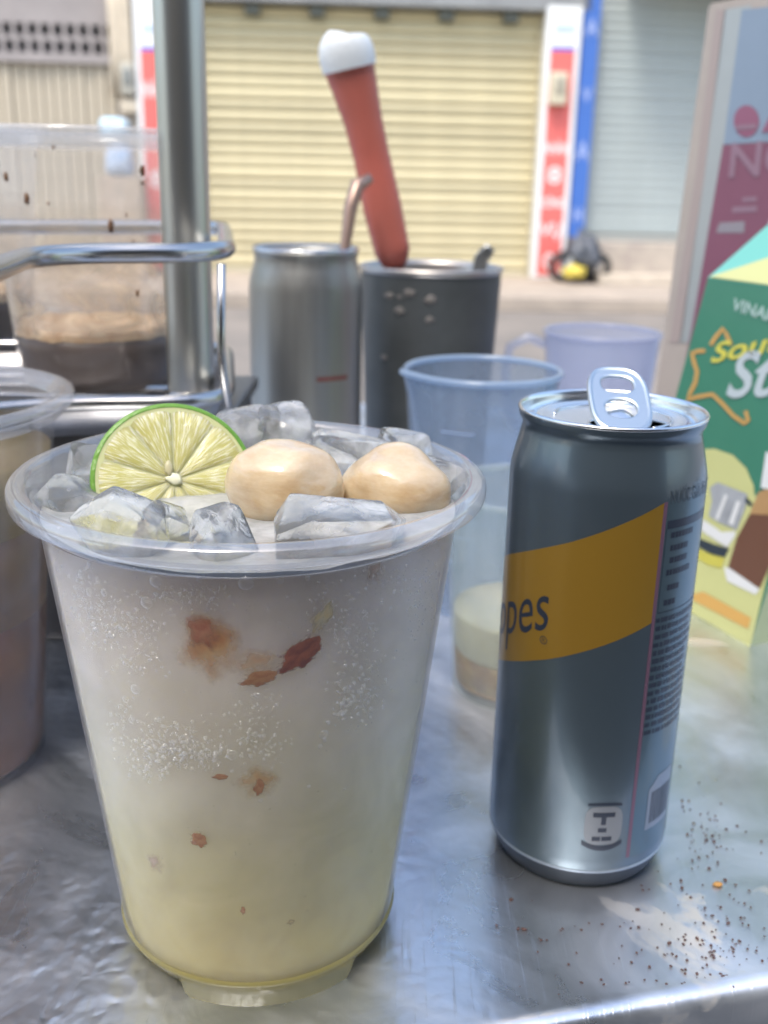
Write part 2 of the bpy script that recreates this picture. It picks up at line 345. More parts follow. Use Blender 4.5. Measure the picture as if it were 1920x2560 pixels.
# unseen, added to block sun and darken reflections: wall, dark panel and awning
back=P('blocker_wall_dark',(.16,.15,.15),.8,var=.3,vscale=2)
bt=thing('unseen_blocker','unseen dark wall and roof added behind the camera to shade the table','building',(0,-2.6,GZ))
bm=bmesh.new(); box(bm,-5,5,-.3,0,0,3.0); obj('wall',bm,back,bt,smooth=False)
bm=bmesh.new(); box(bm,-5,5,0,1.75,2.36,2.42); obj('sun_blocker',bm,P('sun_blocker_blue',(.20,.30,.45),.7,var=.1),bt,smooth=False)  # added overhead, out of view, to keep the sun off the table
bm=bmesh.new(); box(bm,-1.3,1.3,0,.02,0,2.3); obj('dark_panel',bm,P('dark_panel_tone',(.05,.05,.055),.7),bt,smooth=False)  # flat dark sheet added for the dark reflection in the can
# ================================================================== TABLE
def table_mat():
    mt=bpy.data.materials.new('brushed_steel'); mt.use_nodes=True; nt=mt.node_tree; b=nt.nodes['Principled BSDF']; N=nt.nodes.new; L=nt.links.new
    tc=N('ShaderNodeTexCoord'); mp=N('ShaderNodeMapping'); mp.inputs['Rotation'].default_value=(0,0,R(35)); mp.inputs['Scale'].default_value=(420,9,1); L(tc.outputs['Object'],mp.inputs[0])
    def nz(sc,src=None,det=6,dist=0,rough=.6):
        n=N('ShaderNodeTexNoise'); n.inputs['Scale'].default_value=sc; n.inputs['Detail'].default_value=det; n.inputs['Distortion'].default_value=dist; n.inputs['Roughness'].default_value=rough
        L(src or tc.outputs['Object'],n.inputs[0]); return n.outputs[0]
    def ramp(src,a,b_,c0=(0,0,0),c1=(1,1,1)):
        r=N('ShaderNodeValToRGB'); r.color_ramp.elements[0].position=a; r.color_ramp.elements[1].position=b_
        r.color_ramp.elements[0].color=(*c0,1); r.color_ramp.elements[1].color=(*c1,1); L(src,r.inputs[0]); return r.outputs[0]
    scr=ramp(nz(3,mp.outputs[0],3),.62,.70)
    mp2=N('ShaderNodeMapping'); mp2.inputs['Rotation'].default_value=(0,0,R(-25)); mp2.inputs['Scale'].default_value=(360,8,1); L(tc.outputs['Object'],mp2.inputs[0])
    scr2=ramp(nz(4,mp2.outputs[0],3),.64,.72)
    smear=nz(14,None,8,1.5); stain=ramp(nz(11,None,7,2.2),.59,.645); fine=nz(90,None,8,1)
    # base colour
    m1=N('ShaderNodeMix'); m1.data_type='RGBA'; L(ramp(smear,.3,.7),m1.inputs[0]); m1.inputs[6].default_value=(.58,.62,.68,1); m1.inputs[7].default_value=(.86,.88,.92,1)
    # ochre stains only on the right part of the table
    sx=N('ShaderNodeSeparateXYZ'); L(tc.outputs['Object'],sx.inputs[0]); mr=N('ShaderNodeMapRange'); mr.inputs[1].default_value=.05; mr.inputs[2].default_value=.11; L(sx.outputs[0],mr.inputs[0])
    mu=N('ShaderNodeMath'); mu.operation='MULTIPLY'; L(stain,mu.inputs[0]); L(mr.outputs[0],mu.inputs[1])
    mu2=N('ShaderNodeMath'); mu2.operation='MULTIPLY'; mu2.inputs[1].default_value=.5; L(mu.outputs[0],mu2.inputs[0])
    m2=N('ShaderNodeMix'); m2.data_type='RGBA'; L(mu2.outputs[0],m2.inputs[0]); L(m1.outputs[2],m2.inputs[6]); m2.inputs[7].default_value=(.55,.42,.22,1); L(m2.outputs[2],b.inputs['Base Color'])
    me=N('ShaderNodeMath'); me.operation='SUBTRACT'; me.inputs[0].default_value=.92; L(mu2.outputs[0],me.inputs[1]); L(me.outputs[0],b.inputs['Metallic'])
    rr=N('ShaderNodeMapRange'); rr.inputs[1].default_value=.3; rr.inputs[2].default_value=.7; rr.inputs[3].default_value=.22; rr.inputs[4].default_value=.50; L(smear,rr.inputs[0]); L(rr.outputs[0],b.inputs['Roughness'])
    # wet crinkled patch (lower left): stronger relief
    wet=N('ShaderNodeMapRange'); wet.inputs[1].default_value=.06; wet.inputs[2].default_value=-.05; L(sx.outputs[0],wet.inputs[0])
    pm=ramp(nz(9,None,5,1),.36,.50); vw=N('ShaderNodeTexVoronoi'); vw.inputs['Scale'].default_value=210; vw.feature='SMOOTH_F1'; 
    wp_=N('ShaderNodeVectorMath'); wp_.operation='ADD'; nc=N('ShaderNodeTexNoise'); nc.inputs['Scale'].default_value=60; sc_=N('ShaderNodeVectorMath'); sc_.operation='SCALE'; sc_.inputs[3].default_value=.012
    L(tc.outputs['Object'],nc.inputs[0]); L(nc.outputs[1],sc_.inputs[0]); L(tc.outputs['Object'],wp_.inputs[0]); L(sc_.outputs[0],wp_.inputs[1]); L(wp_.outputs[0],vw.inputs[0])
    h1=N('ShaderNodeMath'); h1.operation='MULTIPLY'; L(pm,h1.inputs[0]); L(wet.outputs[0],h1.inputs[1])
    h2a=N('ShaderNodeMath'); h2a.operation='MULTIPLY'; h2a.inputs[1].default_value=1.1; L(vw.outputs[0],h2a.inputs[0]); h2=N('ShaderNodeMath'); h2.operation='MULTIPLY'; L(h2a.outputs[0],h2.inputs[0]); L(h1.outputs[0],h2.inputs[1])
    a1=N('ShaderNodeMath'); a1.operation='MULTIPLY_ADD'; a1.inputs[1].default_value=.035; L(scr,a1.inputs[0]); L(h2.outputs[0],a1.inputs[2])
    a2=N('ShaderNodeMath'); a2.operation='MULTIPLY_ADD'; a2.inputs[1].default_value=.03; L(scr2,a2.inputs[0]); L(a1.outputs[0],a2.inputs[2])
    a3=N('ShaderNodeMath'); a3.operation='MULTIPLY_ADD'; a3.inputs[1].default_value=.16; L(fine,a3.inputs[0]); L(a2.outputs[0],a3.inputs[2])
    bp=N('ShaderNodeBump'); bp.inputs['Strength'].default_value=.6; bp.inputs['Distance'].default_value=.0014; L(a3.outputs[0],bp.inputs['Height']); L(bp.outputs[0],b.inputs['Normal'])
    return mt
steel_top=table_mat()
E0=at_z(1920,2449,0); E1=at_z(1298,2560,0); ed=(E0-E1).normalized(); en=Vector((ed.y,-ed.x,0))   # en points to the camera
tb=thing('metal_table','stainless steel table stained and scratched under all the cups and cans','table',(0,0,GZ-.12))
OZ=Vector((0,0,-GZ+.12))
PL=E1-ed*1.1; PR=E0+ed*1.0
far=Vector((0,.98,0))
bm=bmesh.new()
# top with rolled front edge and apron, swept along the edge direction
prof=[(0,-.75,0)]  # (unused)
sec=[]            # (towards camera, z)
sec+=[(-.006,0.0),(-.003,.0006),(-.001,.0008),(.001,.0003),(.0025,-.0012),(.003,-.004),(.003,-.030),(.001,-.032),(-.002,-.031)]
rows=[]
for k in range(2):
    base=(PL,PR)[k]; rows.append([bm.verts.new(base+en*a+Vector((0,0,z))+OZ) for a,z in sec])
for i in range(len(sec)-1): bm.faces.new([rows[0][i],rows[1][i],rows[1][i+1],rows[0][i+1]])
fl=bm.verts.new(Vector((PL.x,.98,0))+OZ); frr=bm.verts.new(Vector((PR.x,.98,0))+OZ)
bm.faces.new([rows[0][0],fl,frr,rows[1][0]])
fl2=bm.verts.new(Vector((PL.x,.98,-.03))+OZ); fr2=bm.verts.new(Vector((PR.x,.98,-.03))+OZ); bm.faces.new([fl,fl2,fr2,frr])
o=obj('table_top',bm,steel_top,tb,sharp=40)
legm=P('table_leg_steel',(.45,.46,.48),.35,metal=1)
for lx,ly in ((PL.x+.06,.3),(PR.x-.06,.5),(PL.x+.06,.93),(PR.x-.06,.93)):
    bm=bmesh.new(); tube(bm,[(lx,ly,0),(lx,ly,.83)],.016,n=12); obj('leg',bm,legm,tb)
bm=bmesh.new(); 
q=[PL+en*-.03,PR+en*-.03,Vector((PR.x,.9,0)),Vector((PL.x,.9,0))]
poly(bm,[v+Vector((0,0,.55)) for v in q]); obj('lower_shelf',bm,P('shelf_dark',(.06,.07,.09),.4,metal=.5),tb,smooth=False)
# ================================================================== MAIN CUP
CX,CY=-.0341,.2563; CH=.1350
cup=thing('drink_cup','large frosted plastic cup full of cloudy iced drink with lime on top','cup',(CX,CY,0))
def wall_r(z): return .0389+(.0530-.0389)*(z-.0077)/(.126-.0077)
def foot_z(a):   # bottom edge height, a = angle; lobes of 72 deg and gaps of 48 deg
    ph=(math.degrees(a)+90-11)%120
    if ph>60: ph-=120
    t=min(1,max(0,(abs(ph)-34)/5)); return .0042*t*t*(3-2*t)
outer=[(.0379,0),(.0384,.004),(.0389,.0068),(.0395,.0074),(.0395,.0082),(.0390,.0088)]
outer+=[(wall_r(z/1000),z/1000) for z in range(12,127,6)]
outer+=[(.0532,.1262),(.0545,.1268),(.0549,.1280),(.0549,.1290),(.0543,.1296),(.0550,.1300),(.0592,.1303),(.0597,.1307),(.0600,.1315),(.0601,.1330),(.0598,.1344),(.0590,.1351),(.0575,.1354),(.0560,.1352),(.0551,.1345),(.0544,.1325),(.0538,.1290)]
inner=[(wall_r(z/1000)-.0006,z/1000) for z in range(126,11,-6)]+[(.0383,.0080),(.0376,.0045),(.0,.0045)]
inner2=[]
bm=lathe(outer+inner,160)
for v in bm.verts:
    if v.co.z<.0045:
        r=math.hypot(v.co.x,v.co.y)
        if r>.03:
            a=math.atan2(v.co.y,v.co.x); fz=foot_z(a); k=1-v.co.z/.0045 if v.co.z<.0045 else 0
            v.co.z+=fz*(k if v.co.z>.001 else 1)
            if fz>.002 and v.co.z<.0045: s=(r-.0006)/r; v.co.x*=s; v.co.y*=s
bmesh.ops.remove_doubles(bm,verts=bm.verts,dist=1e-6)
pp=film('frosted_cup_wall',(.78,.78,.80),.06,.30,back=.6,gloss=.0,noise_s=60,noise_amt=.06)
pr=film('frosted_cup_rim',(.82,.82,.84),.20,.07,back=.6,gloss=.22)
# split the rim off as its own part
wallbm=bm; rimbm=bmesh.new()
me=bpy.data.meshes.new('x'); bm.to_mesh(me); rimbm.from_mesh(me)
bmesh.ops.delete(wallbm,geom=[f for f in wallbm.faces if f.calc_center_median().z>.1262],context='FACES')
bmesh.ops.delete(rimbm,geom=[f for f in rimbm.faces if f.calc_center_median().z<=.1262],context='FACES')
footbm=bmesh.new(); footbm.from_mesh(me)
bmesh.ops.delete(footbm,geom=[f for f in footbm.faces if f.calc_center_median().z>.0089],context='FACES')
bmesh.ops.delete(wallbm,geom=[f for f in wallbm.faces if f.calc_center_median().z<=.0089],context='FACES')
obj('foot_ring',footbm,film('cup_foot_refracted_tint',(.50,.45,.20),.72,.2,back=.6,gloss=.02),cup,sharp=50)  # yellow painted in for the drink's colour refracted through the plastic
obj('cup_wall',wallbm,pp,cup,sharp=50); obj('rim',rimbm,pr,cup)
# liquid
LV=.1262
def liquid_mat():
    mt=bpy.data.materials.new('cloudy_drink'); mt.use_nodes=True; nt=mt.node_tree; b=nt.nodes['Principled BSDF']; N=nt.nodes.new; L=nt.links.new
    tc=N('ShaderNodeTexCoord'); sp=N('ShaderNodeSeparateXYZ'); L(tc.outputs['Object'],sp.inputs[0])
    n=N('ShaderNodeTexNoise'); n.inputs['Scale'].default_value=28; n.inputs['Detail'].default_value=3; n.inputs['Distortion'].default_value=.8; L(tc.outputs['Object'],n.inputs[0])
    ma=N('ShaderNodeMath'); ma.operation='MULTIPLY_ADD'; ma.inputs[1].default_value=.035; L(n.outputs[0],ma.inputs[0]); L(sp.outputs[2],ma.inputs[2])
    mr=N('ShaderNodeMapRange'); mr.inputs[1].default_value=.012; mr.inputs[2].default_value=.140; L(ma.outputs[0],mr.inputs[0])
    r=N('ShaderNodeValToRGB'); cr=r.color_ramp; cr.elements[0].position=0; cr.elements[0].color=(.44,.35,.11,1); cr.elements[1].position=1; cr.elements[1].color=(.74,.66,.61,1)
    for p_,c in ((.16,(.50,.42,.17)),(.38,(.62,.57,.36)),(.62,(.70,.66,.54)),(.82,(.73,.67,.60))):
        e=cr.elements.new(p_); e.color=(*c,1)
    L(mr.outputs[0],r.inputs[0])
    n2=N('ShaderNodeTexNoise'); n2.inputs['Scale'].default_value=42; n2.inputs['Detail'].default_value=3; n2.inputs['Distortion'].default_value=1.5; L(tc.outputs['Object'],n2.inputs[0])
    m=N('ShaderNodeMix'); m.data_type='RGBA'; m.blend_type='MULTIPLY'; m.inputs[0].default_value=.6
    r2=N('ShaderNodeValToRGB'); r2.color_ramp.elements[0].position=.3; r2.color_ramp.elements[1].position=.7; r2.color_ramp.elements[0].color=(.78,.76,.72,1); r2.color_ramp.elements[1].color=(1,1,1,1)
    L(n2.outputs[0],r2.inputs[0]); L(r.outputs[0],m.inputs[6]); L(r2.outputs[0],m.inputs[7]); L(m.outputs[2],b.inputs['Base Color'])
    b.inputs['Roughness'].default_value=.6; b.inputs['Specular IOR Level'].default_value=.15; b.inputs['Subsurface Weight'].default_value=1; b.inputs['Subsurface Radius'].default_value=(.030,.028,.018); b.inputs['Subsurface Scale'].default_value=1
    return mt
liq=liquid_mat()
def liq_r(z): return wall_r(max(z,.0088))-.0011
prof=[(0,.0046),(.0362,.0046),(.0372,.0052),(.0378,.0085)]+[(liq_r(z/1000),z/1000) for z in range(12,122,6)]+[(liq_r(.1250),.1250),(wall_r(LV)-.00065,LV)]
bm=lathe(prof,96); obj('cloudy_liquid',bm,liq,cup)
bm=bmesh.new(); n=72; rings=[]
for j in range(16):
    rr=(wall_r(LV)-.0006)*(j/15)
    rings.append([bm.verts.new((0,0,LV))] if j==0 else [bm.verts.new((rr*math.cos(2*PI*i/n),rr*math.sin(2*PI*i/n),LV+.0009*noise.noise(Vector((rr*math.cos(2*PI*i/n),rr*math.sin(2*PI*i/n),0))*90)+(.0006 if j==15 else 0))) for i in range(n)])
for i in range(n): bm.faces.new([rings[0][0],rings[1][i],rings[1][(i+1)%n]])
for j in range(1,15):
    for i in range(n): bm.faces.new([rings[j][i],rings[j+1][i],rings[j+1][(i+1)%n],rings[j][(i+1)%n]])
surf=P('drink_surface',(.50,.50,.49),.05,spec=.9,sss=.3,sssr=(.01,.01,.009),bump=.8,bscale=90,var=.5,vscale=60,col2=(.26,.27,.26))
obj('liquid_surface',bm,surf,cup)
# pick a point on the liquid's conical side
def on_cup(px,py,inset=0):
    d=ray(px,py); lo=None; t=.12
    while t<.6:
        p=CAM+d*t; x,y=p.x-CX,p.y-CY
        if p.z<.128 and math.hypot(x,y)<liq_r(p.z)-inset: return Vector((x,y,p.z)),d
        t+=.0002
    return None,d
bub=film('bubble_film',(.93,.94,.95),.15,.06,back=.25,gloss=.12)
bigb=film('bubble_film_big',(.9,.9,.9),.10,.04,back=.3,gloss=.16)
bm=bmesh.new()
def add_bubble(px,py,r,sub=1):
    p,_=on_cup(px,py)
    if p is None: return
    n=Vector((p.x,p.y,0)).normalized()
    c=p+n*(.0002-r*.25)
    q=bmesh.ops.create_icosphere(bm,subdivisions=2 if r>.00045 else 1,radius=r,matrix=Matrix.Translation(c)); 
def g(s): return max(-2.2,min(2.2,random.gauss(0,1)))*s
clus=[(205,1450,18,30,30,.15,.5),(225,1520,35,30,110,.15,.45),(270,1570,45,22,130,.15,.5),(330,1560,50,40,60,.15,.35),(370,1640,30,50,45,.15,.4),(330,1660,30,10,25,.2,.4),
(440,1490,70,10,60,.15,.4),(470,1500,40,22,60,.1,.25),(540,1470,30,10,30,.1,.25),(420,1870,60,25,170,.2,.55),(400,1830,55,20,60,.2,.5),(470,1890,50,18,130,.2,.5),(370,1910,40,20,50,.2,.5),(310,1790,25,25,35,.2,.45),
(640,1780,45,45,110,.1,.35),(640,1860,40,25,50,.15,.45),(620,1880,60,30,25,.15,.4),(840,1570,50,40,110,.1,.35),(860,1550,70,50,60,.1,.3),(880,1730,40,22,90,.15,.4),(870,1640,25,40,30,.15,.4),(910,1690,30,40,60,.15,.45),
(880,1770,30,25,70,.15,.5),(950,1450,40,25,70,.1,.35),(1050,1500,25,45,70,.1,.35),(1080,1430,20,30,25,.1,.35),(430,1440,80,20,30,.1,.3),(820,1520,30,40,40,.1,.3),(650,1560,300,130,130,.08,.22),(600,1800,330,200,120,.08,.22),(600,2100,280,120,40,.08,.2),(150,1420,10,60,20,.2,.5)]
for cx,cy,sx_,sy_,n_,r0,r1 in clus:
    for _ in range(n_):
        r=(r0+(r1-r0)*random.random()**2.2)*1.3
        add_bubble(cx+g(sx_),cy+g(sy_),r/1000)
obj('bubbles',bm,bub,cup,kind='stuff',label='clusters of tiny bubbles clinging inside the cup')
for px,py,r in [(390,1452,1.5),(368,1505,1.6),(500,1447,.9),(615,1456,1.8),(700,1450,.9),(768,1444,.7),(340,1722,1.4),(580,1886,1.45),(316,1748,1.0),(205,1435,1.3),(262,1480,1.0),(225,1480,1.1),(930,1440,.7),(808,1835,1.2),(810,1850,.7),(800,1865,.7),(645,1738,.7),(637,1835,.8),(627,1888,.6),(432,1858,.8),(410,1872,.9),(462,1885,.9),(380,1890,1.0),(1095,1435,.6),(1120,1430,.6),(1105,1462,.6),(975,1520,.6),(830,1520,.55),(465,1840,.7),(330,1800,.9),(400,1800,.7),(640,1735,.7),(605,1850,.7),(350,1930,.7),(378,1935,.8),(772,1965,.5),(860,1972,.4),(650,2000,.6)]:
    p,_=on_cup(px,py)
    if p is None: continue
    bm=bmesh.new(); nn=Vector((p.x,p.y,0)).normalized(); r/=1000
    bmesh.ops.create_icosphere(bm,subdivisions=3,radius=r); 
    for v in bm.verts:
        d_=v.co.dot(nn); v.co-=nn*d_*.45
    xf(bm,lambda c:c+p+nn*.0001); obj('bubble',bm,bigb,cup)
# fruit shreds hanging in the drink: lens shaped, thinning to nothing at their margins
def pulp_mat(name,c_in,c_out,soft=.5,dark=None):
    mt=bpy.data.materials.new(name); mt.use_nodes=True; nt=mt.node_tree; b=nt.nodes['Principled BSDF']; N=nt.nodes.new; L=nt.links.new
    tc=N('ShaderNodeTexCoord'); n=N('ShaderNodeTexNoise'); n.inputs['Scale'].default_value=1.9; n.inputs['Detail'].default_value=6; L(tc.outputs['UV'],n.inputs[0])
    vl=N('ShaderNodeVectorMath'); vl.operation='LENGTH'; L(tc.outputs['UV'],vl.inputs[0])
    ma=N('ShaderNodeMath'); ma.operation='MULTIPLY_ADD'; ma.inputs[1].default_value=1.15; L(n.outputs[0],ma.inputs[0]); L(vl.outputs['Value'],ma.inputs[2])
    mr=N('ShaderNodeMapRange'); mr.interpolation_type='SMOOTHSTEP'; mr.inputs[1].default_value=1.34; mr.inputs[2].default_value=1.34-soft*1.15; L(ma.outputs[0],mr.inputs[0]); L(mr.outputs[0],b.inputs['Alpha'])
    n2=N('ShaderNodeTexNoise'); n2.inputs['Scale'].default_value=2.2; n2.inputs['Detail'].default_value=4; L(tc.outputs['UV'],n2.inputs[0])
    r=N('ShaderNodeValToRGB'); r.color_ramp.elements[0].position=.38; r.color_ramp.elements[1].position=.62; r.color_ramp.elements[0].color=(*c_in,1); r.color_ramp.elements[1].color=(*c_out,1)
    L(n2.outputs[0],r.inputs[0]); L(r.outputs[0],b.inputs['Base Color']); b.inputs['Roughness'].default_value=.4
    return mt
def pulp(name,label,cat,px,py,ax,ay,rot,mat,thick=.0004):
    """ax, ay half sizes in metres; follows the inside of the cup"""
    ax*=1.3; ay*=1.3; p,_=on_cup(px,py); a0=math.atan2(p.y,p.x); bm=bmesh.new(); uv=bm.loops.layers.uv.new('UVMap'); K=14; vs={}
    slope=(.0530-.0389)/(.126-.0077)
    for i in range(-K,K+1):
        for j in range(-K,K+1):
            u,v=i/K,j/K; s=(u*ax*math.cos(rot)-v*ay*math.sin(rot)); tt=(u*ax*math.sin(rot)+v*ay*math.cos(rot))
            z=p.z+tt; rr=liq_r(z)+.00005+thick*.6*max(0,1-u*u-v*v); a=a0+s/rr
            vs[i,j]=bm.verts.new((rr*math.cos(a)-p.x,rr*math.sin(a)-p.y,z-p.z)); 
    for i in range(-K,K):
        for j in range(-K,K):
            f=bm.faces.new([vs[i,j],vs[i+1,j],vs[i+1,j+1],vs[i,j+1]])
            for l,(a,b_) in zip(f.loops,((i,j),(i+1,j),(i+1,j+1),(i,j+1))): l[uv].uv=(a/K*1.3+px*0,b_/K*1.3)
    o=obj(name,bm,mat,None); o.location=(CX+p.x,CY+p.y,p.z); tag(o,label,cat); return o
red_p=pulp_mat('pulp_red',(.17,.02,.01),(.34,.08,.03),.16); tan=pulp_mat('pulp_tan',(.48,.20,.07),(.62,.36,.15),.62); pale=pulp_mat('pulp_pale',(.66,.52,.28),(.62,.55,.38),.5); brn=pulp_mat('pulp_brown',(.34,.13,.05),(.45,.22,.09),.2)
redsoft=pulp_mat('pulp_redsoft',(.38,.12,.06),(.50,.22,.12),.5)
G='fruit shreds hanging inside the drink'
def pu(*a): o=pulp(*a); o['group']=G
pu('fruit_pulp','largest soft orange fruit flesh in upper half of the drink','fruit piece',525,1610,.0115,.0125,.2,tan,.0003)
pu('fruit_pulp','reddish notched patch of skin on the large orange fruit flesh','fruit piece',505,1575,.0062,.0068,.6,redsoft,.0006)
pu('fruit_pulp','dark red wedge of fruit skin near the cup centre','fruit piece',752,1632,.0085,.0043,.62,red_p,.0005)
pu('fruit_pulp','pale yellow shred above the dark red skin wedge','fruit piece',808,1540,.0034,.0065,-.5,pale,.0005)
pu('fruit_pulp','small brown crumpled shred below the red wedge','fruit piece',650,1693,.0062,.0027,.22,brn,.0005)
pu('fruit_pulp','faint peach haze of fruit above the brown shred','fruit piece',640,1655,.008,.006,.1,pulp_mat('pulp_haze',(.58,.36,.22),(.60,.44,.30),.8),.0002)
pu('fruit_pulp','tiny orange brown sliver under the big bubble','fruit piece',552,1940,.0028,.0012,.05,brn,.0004)
pu('fruit_pulp','blurred apricot patch beside the tiny sliver','fruit piece',645,1950,.0085,.007,-.2,pulp_mat('pulp_apricot',(.56,.33,.14),(.60,.46,.28),.8),.0002)
pu('fruit_pulp','brown core within the blurred apricot patch','fruit piece',648,1965,.0018,.0034,-.1,brn,.0003)
pu('fruit_pulp','single brown orange fleck in lower left of the drink','fruit piece',498,2097,.0032,.0031,.4,brn,.0004)
pu('fruit_pulp','faint pinkish smudge at the lower left cup side','fruit piece',388,2155,.0050,.0042,.8,pulp_mat('pulp_pink',(.48,.32,.25),(.52,.40,.32),.8),.0002)
pu('fruit_pulp','minute dark fleck low in the yellow part of the drink','fruit piece',608,2274,.0009,.0018,0,brn,.0003)
pu('fruit_pulp','dim reddish brown shred just under the rim at right','fruit piece',935,1425,.0045,.0050,.6,pulp_mat('pulp_dim',(.36,.22,.16),(.45,.34,.28),.7),.0002)
pu('fruit_pulp','faint beige fleck low at the right of the drink','fruit piece',727,2303,.0017,.0014,0,pulp_mat('pulp_beige',(.42,.33,.15),(.45,.37,.2),.6),.0002)
# ---- lime
lc=at_z(436,1196,.1320); 
limeR=.0208
lc=at_y(436,1200,.262)
lime=thing('lime_slice','bright green half lime propped on the ice at the left of the cup','lime',lc)
# local frame: disc normal nrm
nrm=Vector((.30,-.80,.42)).normalized(); lux=Vector((0,0,1)).cross(nrm).normalized(); luy=nrm.cross(lux)
def L3(u,v,w_): return lux*u+luy*v+nrm*w_
rindm=P('lime_rind',(.15,.30,.05),.35,bump=.5,bscale=420,var=.3,vscale=90,col2=(.12,.28,.03),sss=.2,sssr=(.003,.004,.001))
bm=bmesh.new(); n=72
pf=[(0,-.0125),(.010,-.0120),(.0165,-.0095),(.0197,-.0055),(.0208,-.0012),(.0208,-.0002),(.0205,.0002),(.0196,.0002)]
rings=[]
for r_,w_ in pf:
    rings.append([bm.verts.new(L3(0,0,w_))] if r_==0 else [bm.verts.new(L3(r_*math.cos(2*PI*i/n)*1.03,r_*math.sin(2*PI*i/n),w_)) for i in range(n)])
for i in range(n): bm.faces.new([rings[0][0],rings[1][(i+1)%n],rings[1][i]])
for a,b in zip(rings[1:],rings[2:]):
    for i in range(n): bm.faces.new([a[i],a[(i+1)%n],b[(i+1)%n],b[i]])
obj('rind',bm,rindm,lime)
bm=bmesh.new(); c0=bm.verts.new(L3(0,0,.0001)); rg=[bm.verts.new(L3(.0199*math.cos(2*PI*i/n)*1.03,.0199*math.sin(2*PI*i/n),.0001)) for i in range(n)]
for i in range(n): bm.faces.new([c0,rg[i],rg[(i+1)%n]])
obj('pith',bm,P('lime_pith',(.58,.60,.30),.4,sss=.4,sssr=(.003,.003,.002)),lime)
def flesh_mat():
    mt=bpy.data.materials.new('lime_flesh'); mt.use_nodes=True; nt=mt.node_tree; b=nt.nodes['Principled BSDF']; N=nt.nodes.new; L=nt.links.new
    tc=N('ShaderNodeTexCoord'); mp=N('ShaderNodeMapping'); mp.inputs['Scale'].default_value=(4.5,26,1); L(tc.outputs['UV'],mp.inputs[0])
    n=N('ShaderNodeTexNoise'); n.inputs['Scale'].default_value=1; n.inputs['Detail'].default_value=3; n.inputs['Distortion'].default_value=.6; L(mp.outputs[0],n.inputs[0])
    r=N('ShaderNodeValToRGB'); r.color_ramp.elements[0].position=.46; r.color_ramp.elements[1].position=.64; r.color_ramp.elements[0].color=(.50,.47,.17,1); r.color_ramp.elements[1].color=(.72,.71,.50,1)
    L(n.outputs[0],r.inputs[0]); L(r.outputs[0],b.inputs['Base Color']); b.inputs['Roughness'].default_value=.18
    b.inputs['Subsurface Weight'].default_value=.6; b.inputs['Subsurface Radius'].default_value=(.004,.004,.001); b.inputs['Subsurface Scale'].default_value=1
    bp=N('ShaderNodeBump'); bp.inputs['Strength'].default_value=.5; bp.inputs['Distance'].default_value=.0006; L(n.outputs[0],bp.inputs['Height']); L(bp.outputs[0],b.inputs['Normal'])
    return mt
fm=flesh_mat(); NS=10
for k in range(NS):
    a0=2*PI*k/NS+.25; a1=a0+2*PI/NS; mid=(a0+a1)/2; bm=bmesh.new(); uv=bm.loops.layers.uv.new('UVMap'); U,V=10,8; vs={}
    cen=(.0016*random.uniform(-.6,.6),.0016*random.uniform(-.6,.6))
    for i in range(U+1):
        for j in range(V+1):
            fr_=.10+(.985-.10)*(i/U)+.012*random.uniform(-1,1)*(0<i<U); gap=.05/(fr_+.12)*.22
            a=a0+gap+(a1-a0-2*gap)*(j/V); rr=.0190*fr_*(1-.04*(abs(j/V-.5)*2)**6)
            hgt=.0002+.0007*math.sin(PI*i/U)**.5*math.sin(PI*j/V)**.5+.00022*noise.noise(Vector((rr*900,a*9,k)))
            vs[i,j]=(bm.verts.new(L3(rr*math.cos(a)*1.03,rr*math.sin(a),max(hgt,.00015) if 0<i<U and 0<j<V else .00015)),(fr_,(a-a0)/(a1-a0)*.7+k*1.37))
    for i in range(U):
        for j in range(V):
            ks=[(i,j),(i+1,j),(i+1,j+1),(i,j+1)]; f=bm.faces.new([vs[q][0] for q in ks])
            for l,q in zip(f.loops,ks): l[uv].uv=vs[q][1]
    obj('flesh_segment',bm,fm,lime)
bm=blob(.0018,.0018,.0006,.4,2,2,3); xf(bm,lambda c:L3(c.x,c.y,c.z+.0006)); obj('core',bm,P('lime_core',(.75,.75,.55),.3),lime)
b=blob(.0011,.0022,.0007,.1,2,2,1); xf(b,lambda c:L3(c.x-.0012,c.y+.0032,c.z+.0009)); obj('pip',b,P('lime_pip',(.50,.46,.28),.3),lime)
# ---- two pale fruits
def fruit_mat():
    mt=P('peeled_fruit',(.47,.33,.18),.22,spec=.6,sss=.6,sssr=(.008,.006,.004),coat=.9,bump=.9,bscale=60,var=.3,vscale=45,col2=(.66,.54,.37),stretch=(1,1,2.2)); mt.node_tree.nodes['Principled BSDF'].inputs['Coat Roughness'].default_value=.03; return mt
fmn=fruit_mat()
def fruit(px,py,Y,rx,ry,rz,seed,label,rot=0):
    p=at_y(px,py,Y); b=blob(rx,ry,rz,.052,1.7,4,seed); o=obj('peeled_fruit',b,fmn,None); o.location=p; o.rotation_euler=(0,rot,0); tag(o,label,'fruit',group='peeled pale fruits floating in the cup'); return o
fruit(712,1222,.2540,.0148,.0132,.0133,1,'larger peeled tan fruit floating next to the lime',.05)
fruit(990,1228,.262,.0144,.0130,.0120,5,'smaller peeled tan fruit floating near the right rim',.12)
